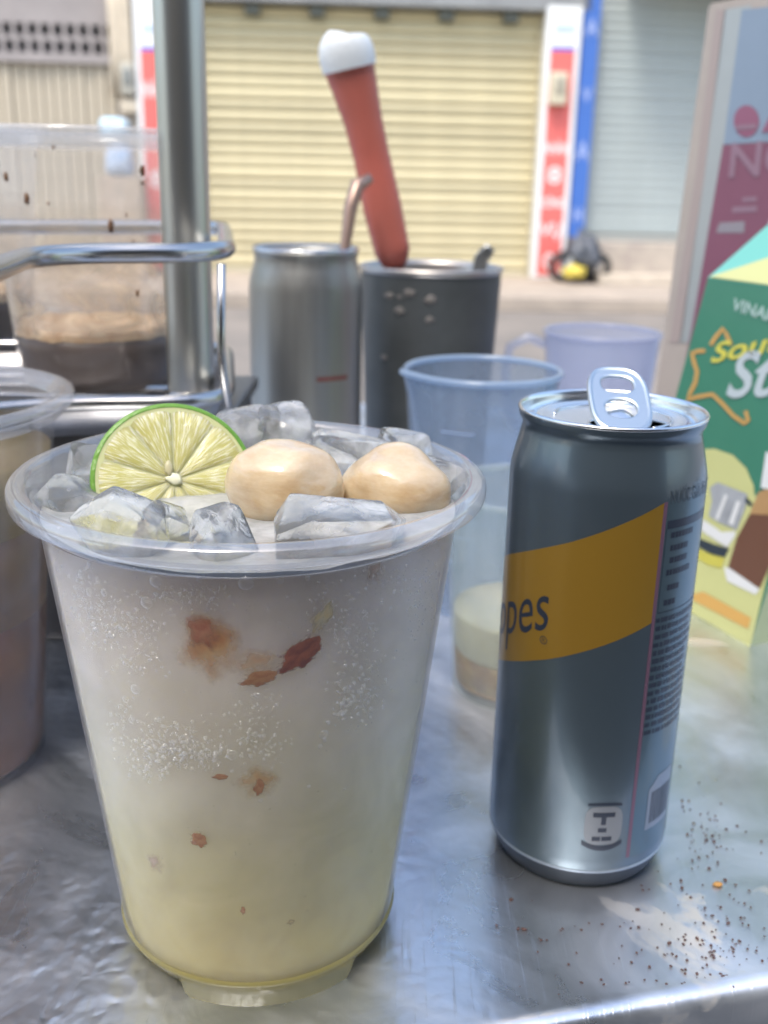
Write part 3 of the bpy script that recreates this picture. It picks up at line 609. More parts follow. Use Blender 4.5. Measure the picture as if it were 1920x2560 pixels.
# ---- ice
def ice_mat():
    mt=bpy.data.materials.new('ice'); mt.use_nodes=True; nt=mt.node_tree; b=nt.nodes['Principled BSDF']; N=nt.nodes.new; L=nt.links.new
    b.inputs['Base Color'].default_value=(.98,.99,.97,1); b.inputs['Specular IOR Level'].default_value=.4; b.inputs['Roughness'].default_value=.12; b.inputs['Subsurface Weight'].default_value=.5; b.inputs['Subsurface Radius'].default_value=(.006,.006,.007); b.inputs['Subsurface Scale'].default_value=1; b.inputs['IOR'].default_value=1.22; b.inputs['Transmission Weight'].default_value=.93
    tc=N('ShaderNodeTexCoord'); n=N('ShaderNodeTexNoise'); n.inputs['Scale'].default_value=160; n.inputs['Detail'].default_value=5; n.inputs['Distortion'].default_value=1.2; L(tc.outputs['Object'],n.inputs[0])
    bp=N('ShaderNodeBump'); bp.inputs['Strength'].default_value=.8; bp.inputs['Distance'].default_value=.0008; L(n.outputs[0],bp.inputs['Height']); L(bp.outputs[0],b.inputs['Normal'])
    n2=N('ShaderNodeTexNoise'); n2.inputs['Scale'].default_value=70; n2.inputs['Detail'].default_value=4; L(tc.outputs['Object'],n2.inputs[0])
    mr=N('ShaderNodeMapRange'); mr.inputs[1].default_value=.45; mr.inputs[2].default_value=.7; mr.inputs[3].default_value=.90; mr.inputs[4].default_value=.55; L(n2.outputs[0],mr.inputs[0]); L(mr.outputs[0],b.inputs['Transmission Weight'])
    return mt
im=ice_mat()
def ice(px,py,Y,r,seed,label,rot=(0,0,0),boxy=.8):
    p=at_y(px,py,Y); rnd=random.Random(seed); bm=bmesh.new()
    for i in range(22):
        c=Vector([rnd.uniform(-1,1) for _ in range(3)]); m_=max(abs(c.x),abs(c.y),abs(c.z)); c=c.normalized().lerp(c/m_,.62)*rnd.uniform(.86,1.0)
        bm.verts.new((c.x*r[0],c.y*r[1],c.z*r[2]))
    bmesh.ops.convex_hull(bm,input=bm.verts); bmesh.ops.delete(bm,geom=[v for v in bm.verts if not v.link_faces],context='VERTS')
    bmesh.ops.bevel(bm,geom=bm.edges[:],offset=min(r)*.11,segments=2,affect='EDGES',profile=.6,clamp_overlap=True)
    bmesh.ops.triangulate(bm,faces=bm.faces[:]); bmesh.ops.subdivide_edges(bm,edges=bm.edges[:],cuts=2,use_grid_fill=True)
    for v in bm.verts: v.co+=v.co.normalized()*(.0006*noise.noise(v.co*170+Vector((seed,0,0)))+.0003*noise.noise(v.co*520))
    for _ in range(10): bmesh.ops.smooth_vert(bm,verts=bm.verts,factor=.5,use_axis_x=True,use_axis_y=True,use_axis_z=True)
    o=obj('ice_cube',bm,im,None); o.location=p; o.rotation_euler=rot; tag(o,label,'ice',group='ice cubes at the top of the drink'); return o
ice(300,1322,.2215,(.0125,.0085,.0095),3,'clear ice cube against the front left rim below the lime',(.2,.5,.2))
ice(430,1310,.2300,(.0080,.007,.0060),12,'low ice cube wedged between the lime and front rim',(.2,.1,1.0))
ice(570,1342,.2205,(.0090,.008,.0075),8,'ice cube in front of the larger peeled fruit',(.4,.2,.2))
ice(860,1350,.2255,(.0180,.010,.0095),21,'long flat ice piece at the front right under the fruits',(.15,.10,.1))
ice(615,1090,.297,(.0125,.010,.0098),5,'tall cloudy ice cube behind the larger fruit touching the back rim',(.1,.15,.3))
ice(720,1080,.298,(.0105,.009,.0090),31,'square ice cube at the back rim beside the tall one',(.05,.05,.1))
ice(900,1135,.284,(.0150,.010,.0065),14,'bluish flat ice slab behind the two fruits',(.1,.2,.3))
ice(180,1250,.252,(.0085,.010,.0055),17,'broken ice sliver at the far left of the rim',(.4,.1,.9))
ice(250,1165,.272,(.009,.008,.006),41,'ice lump behind the left edge of the lime',(.3,.2,.5))
ice(545,1150,.275,(.008,.008,.006),42,'rounded ice lump between the lime and the larger fruit',(.2,.4,.1))
ice(1085,1190,.272,(.0080,.009,.0055),43,'low ice lump right of the smaller fruit',(.1,.2,.8))
ice(1020,1110,.290,(.0095,.008,.0050),44,'thin ice piece under the back right rim',(.1,.1,.4))
ice(470,1075,.298,(.0090,.008,.0075),46,'ice lump behind the top of the lime',(.3,.3,.3))
ice(820,1150,.276,(.009,.008,.0055),27,'small clear ice chip between the two fruits',(.2,.3,.2))
# ================================================================== CAN
KX,KY=.0653,.2945
can=thing('slim_can','opened slim grey soda can with a slanted yellow band','can',(KX,KY,0))
RB=.0284
canm=P('can_slate',(.115,.155,.190),.30,metal=.68,spec=.5,coat=.5,bump=.02,bscale=300)
alu=P('aluminium',(.74,.76,.78),.22,metal=1,bump=.06,bscale=120)
alu2=P('aluminium_lid',(.80,.80,.80),.30,metal=1,bump=.08,bscale=160)
prof=[(.0225,.0022),(.0235,.0004),(.0243,0),(.0250,.0008),(.0262,.0030),(.0275,.0060),(.0280,.0075)]
obj('can_base',lathe([(0,.006),(.018,.0045)]+prof,96),P('can_base_shaded',(.035,.045,.06),.5,metal=.5),can)  # near-black colour stands for shade and dark reflection at the chamfer
obj('base_line',lathe([(.0280,.0075),(.02825,.0079),(.0283,.0083),(.0281,.0086)],96),P('can_line',(.36,.42,.50),.3,metal=.6),can)
body=[(.0281,.0086),(.0283,.0105),(RB,.0120),(RB,.060),(RB,.1255),(.0283,.1275),(.0279,.1300),(.0272,.1330),(.0265,.1360),(.0259,.1385),(.0256,.1400),(.0257,.1414),(.0264,.1424),(.0268,.1436),(.0269,.1446)]
obj('body',lathe(body,128),canm,can)
rimp=[(.0269,.1446),(.0271,.1449),(.0269,.1454),(.0265,.1457),(.0261,.1454),(.0258,.1440),(.0257,.1430),(.0253,.1418),(.0246,.1410),(.0238,.1407),(.0230,.1411),(.0224,.1423),(.0218,.1431),(.0210,.1431)]
obj('rim',lathe(rimp,128),alu,can)
# lid with the mouth cut out towards the camera
ld=bmesh.new(); nn=96; LZ=.1431; rings=[]
mouth=(Vector((.003,-.0095,0)),.0115,.0080)   # centre, rx, ry
def inm(x,y): return ((x-mouth[0].x)/mouth[1])**2+((y-mouth[0].y)/mouth[2])**2
NR=22
for j in range(NR+1):
    rr=.0210*j/NR; rings.append([ld.verts.new((rr*math.cos(2*PI*i/nn),rr*math.sin(2*PI*i/nn),LZ-(.0006*max(0,min(1,(.0195-rr)/.0012))))) for i in range(nn)] if j else [ld.verts.new((0,0,LZ-.0006))])
for i in range(nn): ld.faces.new([rings[0][0],rings[1][i],rings[1][(i+1)%nn]])
for j in range(1,NR):
    for i in range(nn): ld.faces.new([rings[j][i],rings[j+1][i],rings[j+1][(i+1)%nn],rings[j][(i+1)%nn]])
# snap nearby verts onto the mouth outline then delete what is inside
for v in ld.verts:
    k=inm(v.co.x,v.co.y)
    if .8<k<1.25:
        s=1/math.sqrt(k); v.co.x=mouth[0].x+(v.co.x-mouth[0].x)*s; v.co.y=mouth[0].y+(v.co.y-mouth[0].y)*s
bmesh.ops.delete(ld,geom=[f for f in ld.faces if inm(f.calc_center_median().x,f.calc_center_median().y)<.97],context='FACES')
obj('lid',ld,alu2,can)
bm=bmesh.new(); ring=[]
lip=[]
for i in range(40):
    a=2*PI*i/40; lip.append((mouth[0].x+mouth[1]*math.cos(a),mouth[0].y+mouth[2]*math.sin(a),LZ-.0005))
tube(bm,lip,.0004,closed=True,n=8); obj('mouth_lip',bm,alu,can)
bm=lathe([(0,.125),(.024,.125),(.0250,.138)],48); obj('inside_dark',bm,P('can_inside',(.05,.055,.06),.5),can)
bm=bmesh.new(); tube(bm,[(.0165*math.cos(a),.0165*math.sin(a),LZ-.0004) for a in [R(-60+6*k) for k in range(40)]],.0005,n=6); obj('score_line',bm,alu,can)
bm=blob(.0022,.0022,.0008,0,1,2); xf(bm,lambda c:(c.x-.0235+.003,c.y-.004,c.z+LZ-.0010)); obj('droplet',bm,P('water_drop',(.9,.92,.95),.02,trans=.6),can)
bm=lathe([(0,LZ+.0012),(.0016,LZ+.001),(.0020,LZ),(.0030,LZ-.0006)],24); obj('rivet',bm,alu,can)
# pull tab: solid plate with two openings, lifted
def tab_outline(n=48,sc=1.0,sx=1,sy=1,e=2.6):
    out=[]
    for i in range(n):
        a=2*PI*i/n; c,s=math.cos(a),math.sin(a)
        out.append((abs(c)**(2/e)*math.copysign(1,c)*sx*sc,abs(s)**(2/e)*math.copysign(1,s)*sy*sc))
    return out
tabm=P('tab_metal',(.52,.58,.62),.30,metal=.9,spec=.6,bump=.05,bscale=200)
TL,TW=.0128,.0080
bm=bmesh.new()
def holed(zc):
    O=[bm.verts.new((x,y,zc)) for x,y in tab_outline(48,1,TW,TL,3.0)]
    H1=[bm.verts.new((x,y+.0062,zc)) for x,y in tab_outline(32,1,.0052,.0040,2.6)]
    H2=[bm.verts.new((x,y-.0038,zc)) for x,y in tab_outline(32,1,.0050,.0044,2.2)]
    es=[]
    for Lp in (O,H1,H2):
        for i in range(len(Lp)): es.append(bm.edges.new((Lp[i],Lp[(i+1)%len(Lp)])))
    r=bmesh.ops.triangle_fill(bm,use_beauty=True,use_dissolve=False,edges=es); return O,H1,H2
A=holed(.0006); B=holed(-.0006)
for a,b in zip(A,B):
    for i in range(len(a)): bm.faces.new([a[i],a[(i+1)%len(a)],b[(i+1)%len(a)],b[i]])
bmesh.ops.recalc_face_normals(bm,faces=bm.faces[:])
# rolled borders
tube(bm,[(x,y,0) for x,y in tab_outline(48,1,TW,TL,3.0)],.0009,closed=True,n=8)
tube(bm,[(x,y+.0062,0) for x,y in tab_outline(32,1,.0052,.0040,2.6)],.0006,closed=True,n=8)
tube(bm,[(x,y-.0038,0) for x,y in tab_outline(32,1,.0050,.0044,2.2)],.0006,closed=True,n=8)
TA=R(31)
bot=Vector((.0,-.0172,LZ-.0008)); dirv=Vector((.02,math.cos(TA),math.sin(TA))).normalized(); side=Vector((1,0,-.03)).normalized(); nv=side.cross(dirv)
xf(bm,lambda c:bot+dirv*(c.y+TL)+side*c.x+nv*c.z)
obj('pull_tab',bm,tabm,can,sharp=40)
bm=blob(.0040,.0034,.0005,.1,2,2,4); xf(bm,lambda c:bot+dirv*(c.y+TL-.0055)+side*c.x+nv*(c.z-.0016)); obj('tab_tongue',bm,alu,can)
# label print wrapped on the body
def wrap(bm,off=.00005,R0=RB):
    """bm verts: x = angle in degrees, y = height in mm"""
    return xf(bm,lambda c:((R0+off+c.z)*math.cos(R(c.x)),(R0+off+c.z)*math.sin(R(c.x)),c.y/1000))
def strip(t0,t1,f0,f1,n=40):
    bm=bmesh.new(); pv_=None
    for i in range(n+1):
        t=t0+(t1-t0)*i/n; a=bm.verts.new((t,f0(t),0)); b=bm.verts.new((t,f1(t),0))
        if pv_: bm.faces.new([pv_[0],a,b,pv_[1]])
        pv_=(a,b)
    return bm
yel=P('can_yellow',(.32,.185,.025),.28,metal=.35,coat=.4,bump=.02,bscale=300)
yt=lambda t:99.6+.2335*(t+187)-.0000*t; 
yt=lambda t:112.9+(t+118.3)*.247 if t>-118.3 else 112.9+(t+118.3)*.222
yb=lambda t:76.9+(t+123.5)*(.235 if t>-123.5 else .215)
obj('yellow_band',wrap(strip(-300,-68.4,yb,yt,70)),yel,can)
panel=P('can_panel',(.11,.165,.20),.32,metal=.7,coat=.3,bump=.02)
obj('info_panel',wrap(strip(-68.4,60,lambda t:12.2,lambda t:125.4,50),.00002),panel,can)
obj('panel_edge',wrap(strip(-68.6,-66.2,lambda t:12.3,lambda t:125.3,3),.00006),P('can_pink',(.18,.10,.15),.35,metal=.3),can)
ink=P('can_ink',(.025,.035,.06),.35,metal=.2,coat=.2)
tx=text_bm('Schweppes',23.0,xs=.62,align='RIGHT',bold=0.0,step=1.0)
kk=1/(R(1)*RB*1000)
xr=max(v.co.x for v in tx.verts)
xf(tx,lambda c:(-128.8+(c.x-xr)*kk, 85.4+(c.x-xr)*kk*.232+c.y+ .0,0)); obj('lettering',wrap(tx,.00012),ink,can)
# registered mark
rg=bmesh.new(); 
for i in range(24):
    pass
def ringdec(tc_,zc,r1,r0,n=24):
    bm=bmesh.new(); a=[bm.verts.new((tc_+r1*kk*math.cos(2*PI*i/n),zc+r1*math.sin(2*PI*i/n),0)) for i in range(n)]; b=[bm.verts.new((tc_+r0*kk*math.cos(2*PI*i/n),zc+r0*math.sin(2*PI*i/n),0)) for i in range(n)]
    for i in range(n): bm.faces.new([a[i],a[(i+1)%n],b[(i+1)%n],b[i]])
    return bm
obj('registered_mark',wrap(ringdec(-130.9,81.6,1.25,1.0),.00012),ink,can)
tx=text_bm('R',1.6,align='CENTER',step=.5); xf(tx,lambda c:(-130.9+c.x*kk,81.05+c.y,0)); obj('registered_mark',wrap(tx,.00012),ink,can)
# slanted words, right panel
tx=text_bm('NƯỚC GIẢI KHÁT',5.4,xs=.50,bold=.05,step=1.0); xf(tx,lambda c:(-64.6+c.x*kk,128.2-3.6+c.y,0)); 
obj('lettering',wrap(tx,.00010),P('can_ink_soft',(.08,.11,.14),.35,metal=.3),can)
obj('title_bar',wrap(strip(-64.8,-22,lambda t:117.4,lambda t:119.8,14),.0001),ink,can)
for i,(zz,a,b_) in enumerate(((115.4,-61.6,-42),(111.6,-61,-46),(108.0,-60.5,-45.5),(104.4,-62,-41),(99.8,-60,-50),(95.3,-61.4,-52))):
    tx=text_bm(('Thành phần','Quinine','Đường','Bảo quản','CO2','330'),2.2) if False else None
    bm=bmesh.new(); t=a; rnd=random.Random(i)
    while t<b_:
        wd=rnd.uniform(1.5,3.2); 
        s_=strip(t,min(b_,t+wd),lambda t_:zz-.85,lambda t_:zz+.85,2); me=bpy.data.meshes.new('x'); s_.to_mesh(me); s_.free(); bm.from_mesh(me); t+=wd+rnd.uniform(.15,.5)
    obj('print_line',wrap(bm,.0001),ink,can)
bm=bmesh.new()
def addstrip(bm,t0,t1,za,zb_,n=2):
    s_=strip(t0,t1,lambda t:za,lambda t:zb_,n); me=bpy.data.meshes.new('x'); s_.to_mesh(me); s_.free(); bm.from_mesh(me)
addstrip(bm,-65.2,-64.9,92.6,117.4); addstrip(bm,-65.2,-20,92.4,92.65,12); obj('panel_frame',wrap(bm,.0001),ink,can)
rnd=random.Random(4)
for k in range(15):
    zz=90.2-k*2.55; bm=bmesh.new(); t=-66.0+rnd.uniform(0,.8); endt=-26-rnd.uniform(0,8)
    while t<endt:
        wd=rnd.uniform(1.2,5.5); addstrip(bm,t,t+wd,zz-.62-rnd.uniform(0,.15),zz+.62+rnd.uniform(0,.2)); t+=wd+rnd.uniform(.5,1.3)
    obj('print_line',wrap(bm,.0001),ink,can)
# badge with the little figure dropping litter, flattened to signs
bm=bmesh.new(); pts=[( -85.6+11.6*x, 24.6+6.6*y) for x,y in tab_outline(40,1,1,1,3.6)]
c=bm.verts.new((-85.6,24.6,0)); vs=[bm.verts.new((x,y,0)) for x,y in pts]
for i in range(40): bm.faces.new([c,vs[i],vs[(i+1)%40]])
bmesh.ops.subdivide_edges(bm,edges=bm.edges[:],cuts=3,use_grid_fill=True)
obj('badge',wrap(bm,.00012),P('can_badge',(.22,.24,.27),.35,metal=.4),can)
bm=bmesh.new(); addstrip(bm,-92.5,-79,27.6,29.2,5); addstrip(bm,-87.3,-84.3,25.0,27.6); addstrip(bm,-88.8,-83.6,22.4,23.9); addstrip(bm,-92,-87,19.4,20.9); addstrip(bm,-86.3,-80,19.4,20.9)
obj('badge_print',wrap(bm,.00018),ink,can)
bm=strip(-98,-73,lambda t:15.9+.0125*(t+85.5)**2,lambda t:17.6+.0115*(t+85.5)**2,20); obj('badge_underline',wrap(bm,.0001),ink,can)
bm=strip(-96,-75,lambda t:31.6-.004*(t+85.5)**2,lambda t:32.5-.004*(t+85.5)**2,20); obj('badge_overline',wrap(bm,.0001),ink,can)
bm=strip(-56,-30,lambda t:20.0,lambda t:34+4*min(1,(t+56)/8),10); obj('barcode_field',wrap(bm,.0001),P('can_pale',(.24,.27,.32),.3,metal=.4),can)
bm=bmesh.new(); t=-53
while t<-31: wd=rnd.uniform(.3,.9); addstrip(bm,t,t+wd,22,33,1); t+=wd+rnd.uniform(.4,.8)
obj('barcode',wrap(bm,.00015),ink,can)
# ================================================================== OTHER CUPS AND CANS
def jug(name,label,cat,x,y,z,r0,r1,h,mat,handle=None,spout=None,marks=None,group=None,n=64,rimcol=None):
    t=thing(name,label,cat,(x,y,z),0,group)
    prof=[(0,.002),(r0-.002,.002),(r0-.001,0),(r0,.001)]+[(r0+(r1-r0)*k/10,h*k/10) for k in range(1,11)]
    inn=[(r0+(r1-r0)*k/10-.0012,h*k/10) for k in range(10,0,-1)]+[(r0-.0015,.0035),(0,.0035)]
    bm=lathe(prof+inn,n)
    def sp(c):
        if spout is not None and c.z>h*.75:
            a=math.atan2(c.y,c.x); d=(a-spout+PI)%(2*PI)-PI; k=math.exp(-(d/.22)**2)*((c.z-h*.75)/(h*.25))**2*.14; return c*1 if False else Vector((c.x*(1+k),c.y*(1+k),c.z+k*.01))
        return c
    xf(bm,sp); obj('wall',bm,mat,t,sharp=50)
    bm=bmesh.new(); tube(bm,[sp(Vector((r1*math.cos(2*PI*k/64),r1*math.sin(2*PI*k/64),h))) for k in range(64)],.0016,closed=True,n=8); obj('rim',bm,rimcol or mat,t)
    if handle is not None:
        ca,sa=math.cos(handle),math.sin(handle); bm=bmesh.new()
        tube(bm,[((r1-.001+d)*ca,(r1-.001+d)*sa,h*zz) for d,zz in ((0,.92),(.012,.96),(.024,.90),(.026,.75),(.022,.5),(.012,.36),(-.006,.33))],.0032,n=10); obj('handle',bm,mat,t)
    return t
# blue jug
blu=film('plastic_blue',(.50,.57,.66),.30,.2,back=.6,tint=(.84,.89,.95),gloss=.02,noise_s=30,noise_amt=.1)
blur=film('plastic_blue_rim',(.58,.70,.82),.55,.2,back=.6,tint=(.8,.88,1),gloss=.05)
jx=at_y(1044*D,790*D,.50)
t=jug('measuring_jug','blue translucent measuring jug behind the grey can','jug',jx.x,.50,0,.029,.0375,.119,blu,spout=R(205),rimcol=blur)
mk=P('jug_mark',(.30,.40,.60),.5)
for k in range(6):
    bm=bmesh.new(); z=.03+k*.013; rr=.029+(.0085)*z/.119+.0004
    q=[]
    for s in range(5): a=R(235+s*3.2*(2 if k%2 else 1)); q.append((a))
    for a,b_ in zip(q,q[1:]): poly(bm,[(rr*math.cos(a),rr*math.sin(a),z),(rr*math.cos(b_),rr*math.sin(b_),z),(rr*math.cos(b_),rr*math.sin(b_),z+.0009),(rr*math.cos(a),rr*math.sin(a),z+.0009)])
    obj('graduation',bm,mk,t,smooth=False)
# lilac small jug
lil=film('plastic_lilac',(.68,.70,.74),.36,.2,back=.6,tint=(.88,.9,1),gloss=.03)
fx=at_y(1302*D,715*D,.70)
jug('measuring_jug','pale lilac measuring jug with side handle at the back','jug',fx.x,.70,0,.030,.0385,.111,lil,handle=R(178))
# small clear cup with milky leftovers
clr=film('plastic_clear_green',(.76,.80,.80),.14,.15,back=.6,tint=(.92,.95,.95),gloss=.03,noise_s=40,noise_amt=.15)
ex=at_y(1122*D,1400*D,.40)
t=jug('measuring_cup','small clear cup with milky dregs between the drink and can','cup',ex.x,.405,0,.0275,.0335,.088,clr)
milk=P('milky_dregs',(.60,.53,.38),.4,sss=.4,sssr=(.008,.007,.004),var=.15,vscale=60); 
obj('milky_liquid',lathe([(0,.018),(.0265,.018),(.0270,.019),(.0282,.034),(.0278,.036),(0,.036)],48),milk,t)
obj('brown_sediment',lathe([(0,.0037),(.0262,.0037),(.0271,.0178),(0,.0178)],48),P('sediment',(.20,.10,.04),.5,var=.4,vscale=90,col2=(.38,.25,.11)),t)
# coffee cups in the rack
pc=film('plastic_clear',(.80,.78,.74),.13,.12,back=.5,gloss=.02,noise_s=14,noise_amt=.10,streaks=(5,5,1))
pcr=film('plastic_clear_rim',(.80,.78,.75),.35,.12,back=.5,gloss=.05)
coffee=P('black_coffee',(.062,.036,.028),.35,var=.3,vscale=30)
foam=P('coffee_foam',(.56,.43,.28),.5,var=.4,vscale=160,col2=(.36,.22,.11))
brownspot=P('dried_coffee',(.16,.08,.04),.6)
def tall_cup(label,x,y,z,r0,r1,h,lvl,seed,group='coffee cups standing in the wire rack'):
    t=thing('coffee_cup',label,'cup',(x,y,z),0,group)
    rw=lambda zz:r0+(r1*.9-r0)*zz/h
    bm=lathe([(0,.002),(r0-.001,0),(r0,.001)]+[(rw(h*k/12),h*k/12) for k in range(1,13)],72); obj('cup_wall',bm,pc,t)
    bm=lathe([(rw(h),h-.008),(rw(h)+.002,h-.007),(rw(h)+.002,h-.004),(r1-.001,h-.0035),(r1,h-.002),(r1-.0005,h),(r1-.004,h),(rw(h)-.0005,h-.004)],72); obj('rim',bm,pcr,t)
    obj('coffee',lathe([(0,.002),(r0-.0015,.002)]+[(rw(lvl*k/4)-.0012,max(.0025,lvl*k/4)) for k in range(1,5)]+[(0,lvl)],64),coffee,t)
    bm=lathe([(rw(lvl)-.0010,lvl-.0005),(rw(lvl)-.0009,lvl+.002),(rw(lvl)-.0022,lvl+.004),(rw(lvl)-.006,lvl+.0015),(0,lvl+.001)],96)
    for v in bm.verts:
        a=math.atan2(v.co.y,v.co.x); v.co.z+=.0015*noise.noise(Vector((a*5,seed,v.co.z*50)))
    obj('foam',bm,foam,t)
    bm=lathe([(rw(lvl+.002)-.0008,lvl+.002),(rw(lvl+.020)-.0008,lvl+.020),(rw(h*.72)-.0008,h*.72)],96)
    obj('foam_stain',bm,stainm,t)
    rnd=random.Random(seed)
    for _ in range(13):
        a=R(rnd.uniform(210,330)); zz=rnd.uniform(lvl+.012,h-.006); s=rnd.choice((.0004,.0006,.0008,.0012)); rr=rw(zz)
        b=blob(s,s*.5,s*rnd.uniform(.8,2.2),.3,2,2,rnd.random()*9); ca,sa=math.cos(a),math.sin(a)
        xf(b,lambda c:(rr*ca+c.x*-sa+c.y*ca,rr*sa+c.x*ca+c.y*sa,zz+c.z)); obj('coffee_spot',b,brownspot,t)
    return t
def stain_mat():
    mt=bpy.data.materials.new('foam_stain'); mt.use_nodes=True; nt=mt.node_tree; b=nt.nodes['Principled BSDF']; N=nt.nodes.new; L=nt.links.new
    tc=N('ShaderNodeTexCoord'); mp=N('ShaderNodeMapping'); mp.inputs['Scale'].default_value=(1,1,1.6); L(tc.outputs['Object'],mp.inputs[0])
    n=N('ShaderNodeTexNoise'); n.inputs['Scale'].default_value=45; n.inputs['Detail'].default_value=7; n.inputs['Distortion'].default_value=1; L(mp.outputs[0],n.inputs[0])
    sp=N('ShaderNodeSeparateXYZ'); L(tc.outputs['Object'],sp.inputs[0]); mr=N('ShaderNodeMapRange'); mr.inputs[1].default_value=.026; mr.inputs[2].default_value=.082; mr.inputs[3].default_value=.80; mr.inputs[4].default_value=.05; L(sp.outputs[2],mr.inputs[0])
    m=N('ShaderNodeMath'); m.operation='MULTIPLY'; r=N('ShaderNodeMapRange'); r.inputs[1].default_value=.3; r.inputs[2].default_value=.6; L(n.outputs[0],r.inputs[0]); L(r.outputs[0],m.inputs[0]); L(mr.outputs[0],m.inputs[1]); L(m.outputs[0],b.inputs['Alpha'])
    rc=N('ShaderNodeValToRGB'); rc.color_ramp.elements[0].color=(.40,.26,.14,1); rc.color_ramp.elements[1].color=(.62,.49,.33,1); rc.color_ramp.elements[0].position=.4; rc.color_ramp.elements[1].position=.6; L(n.outputs[0],rc.inputs[0]); L(rc.outputs[0],b.inputs['Base Color']); b.inputs['Roughness'].default_value=.5
    return mt
stainm=stain_mat()
ca_=at_y(226*D,868*D,.47)
tall_cup('tall clear cup half full of black coffee behind the steel pole',ca_.x-.003,.475,.113,.0335,.0505,.111,.025,1)
cb_=at_y(-60*D,765*D,.56)
tall_cup('coffee cup cut by the left edge of the photo in the rack',cb_.x-.004,.565,.116,.0345,.0505,.111,.026,2)
# near left cup with layered milk coffee
t=thing('layered_drink_cup','clear cup of layered milk coffee cut by the left edge','cup',(-.1655,.338,0))
h,r0,r1=.136,.040,.0600; rw=lambda z:r0+(.0535-r0)*z/h
obj('cup_wall',lathe([(0,.001),(r0-.001,0),(r0,.001)]+[(rw(h*k/10),h*k/10) for k in range(1,11)],96),film('plastic_clear_b',(.78,.74,.72),.07,.12,back=.5,gloss=.02),t)
obj('rim',lathe([(rw(h)-.0002,h-.009),(rw(h)+.002,h-.008),(rw(h)+.002,h-.005),(r1-.001,h-.0045),(r1,h-.0025),(r1-.0005,h-.0003),(r1-.0025,h),(r1-.0050,h-.0006),(rw(h)-.0008,h-.005)],96),film('plastic_rim_b',(.80,.78,.78),.25,.08,back=.5,gloss=.12),t)
lay=[('milk_coffee_layer',.004,.060,(.13,.055,.022),(.09,.035,.016)),('tan_layer',.0602,.092,(.20,.115,.06),(.15,.085,.045)),('yellow_layer',.0922,.116,(.26,.19,.08),(.22,.15,.07))]
for nm,z0,z1,c,c2 in lay:
    obj(nm,lathe([(0,z0),(rw(z0)-.001,z0),(rw((z0+z1)/2)-.001,(z0+z1)/2),(rw(z1)-.001,z1),(0,z1)],72),P(nm,c,.4,var=.3,vscale=40,col2=c2,sss=.2),t)
# wire rack
chrome=P('rack_steel',(.50,.49,.48),.24,metal=1,bump=.05,bscale=60)
rack=thing('wire_rack','stainless wire cup rack wrapped around the steel pole','rack',(0,0,.1))
zt_=.0795
pts=[at_z(-60*D,660*D,.1795)]
up_=[at_z(-160*D,640*D,.1795),at_z(78*D,548*D,.1795),at_z(492*D,546*D,.1795),at_z(484*D,491*D,.1795),at_z(-160*D,490*D,.1795)]
off=Vector((0,0,.1))
bm=bmesh.new(); path=rounded([p-off for p in up_],.030,8); tube(bm,path,.0036,closed=True,n=12); obj('upper_loop',bm,chrome,rack)
low=[Vector((p.x,p.y,.1245)) for p in up_]
low=[at_z(-160*D,900*D,.1245),at_z(120*D,872*D,.1245),at_z(494*D,868*D,.1245),at_z(492*D,745*D,.1245),at_z(-160*D,745*D,.1245)]
bm=bmesh.new(); path=rounded([p-off for p in low],.030,8); tube(bm,path,.0028,closed=True,n=12); obj('lower_loop',bm,chrome,rack)
# tray under the loop
bm=bmesh.new(); ins=[p+Vector((0,0,0)) for p in path]; cen=sum(path,Vector())/len(path)
topv=[bm.verts.new(p) for p in path]; botv=[bm.verts.new(cen+(p-cen)*.955+Vector((0,0,-.0125))) for p in path]
for i in range(len(path)): j=(i+1)%len(path); bm.faces.new([topv[i],topv[j],botv[j],botv[i]])
bm.faces.new(botv); obj('tray',bm,P('tray_steel',(.42,.41,.41),.3,metal=.9,var=.3,vscale=30),rack)
# slats on the tray
for k in range(8):
    yy=.415+k*.021; bm=bmesh.new(); tube(bm,[(-.36,yy,.0150),(-.05 if False else -.095,yy,.0150)],.0016,n=8); obj('slat',bm,chrome,rack)
for dx,dy in ((468,556),):
    a=at_z(dx*D,dy*D,.1795); a=Vector((a.x,up_[3].y-.03 if dx==448 else a.y+.01,0)); bm=bmesh.new()
    tube(bm,[(a.x,a.y,.0765),(a.x-.001,a.y,.045),(a.x+.001,a.y,.024)],.0016,n=8); obj('upright',bm,chrome,rack)
for p in ():
    bm=bmesh.new(); tube(bm,[(p.x+.01,p.y-.004 if p is up_[4] else p.y+.004,.0765),(p.x+.01,p.y-.004 if p is up_[4] else p.y+.004,.024)],.0016,n=8); obj('upright',bm,chrome,rack)
# storage box carrying the rack
sb=thing('steel_box','dark steel box carrying the wire rack of coffee cups','box',(0,0,0))
sx=at_z(545*D,832*D,.105)
bm=bmesh.new(); box(bm,-.50,sx.x,.437,sx.y+.0,.0,.103,.004); obj('case',bm,P('box_dark',(.13,.125,.125),.4,metal=.6,var=.3,vscale=12),sb,smooth=False)
bm=bmesh.new(); box(bm,-.503,sx.x+.003,.434,sx.y+.003,.1035,.1095,.002); obj('lid',bm,P('box_lid',(.20,.20,.20),.35,metal=.7,var=.3,vscale=12),sb,smooth=False)
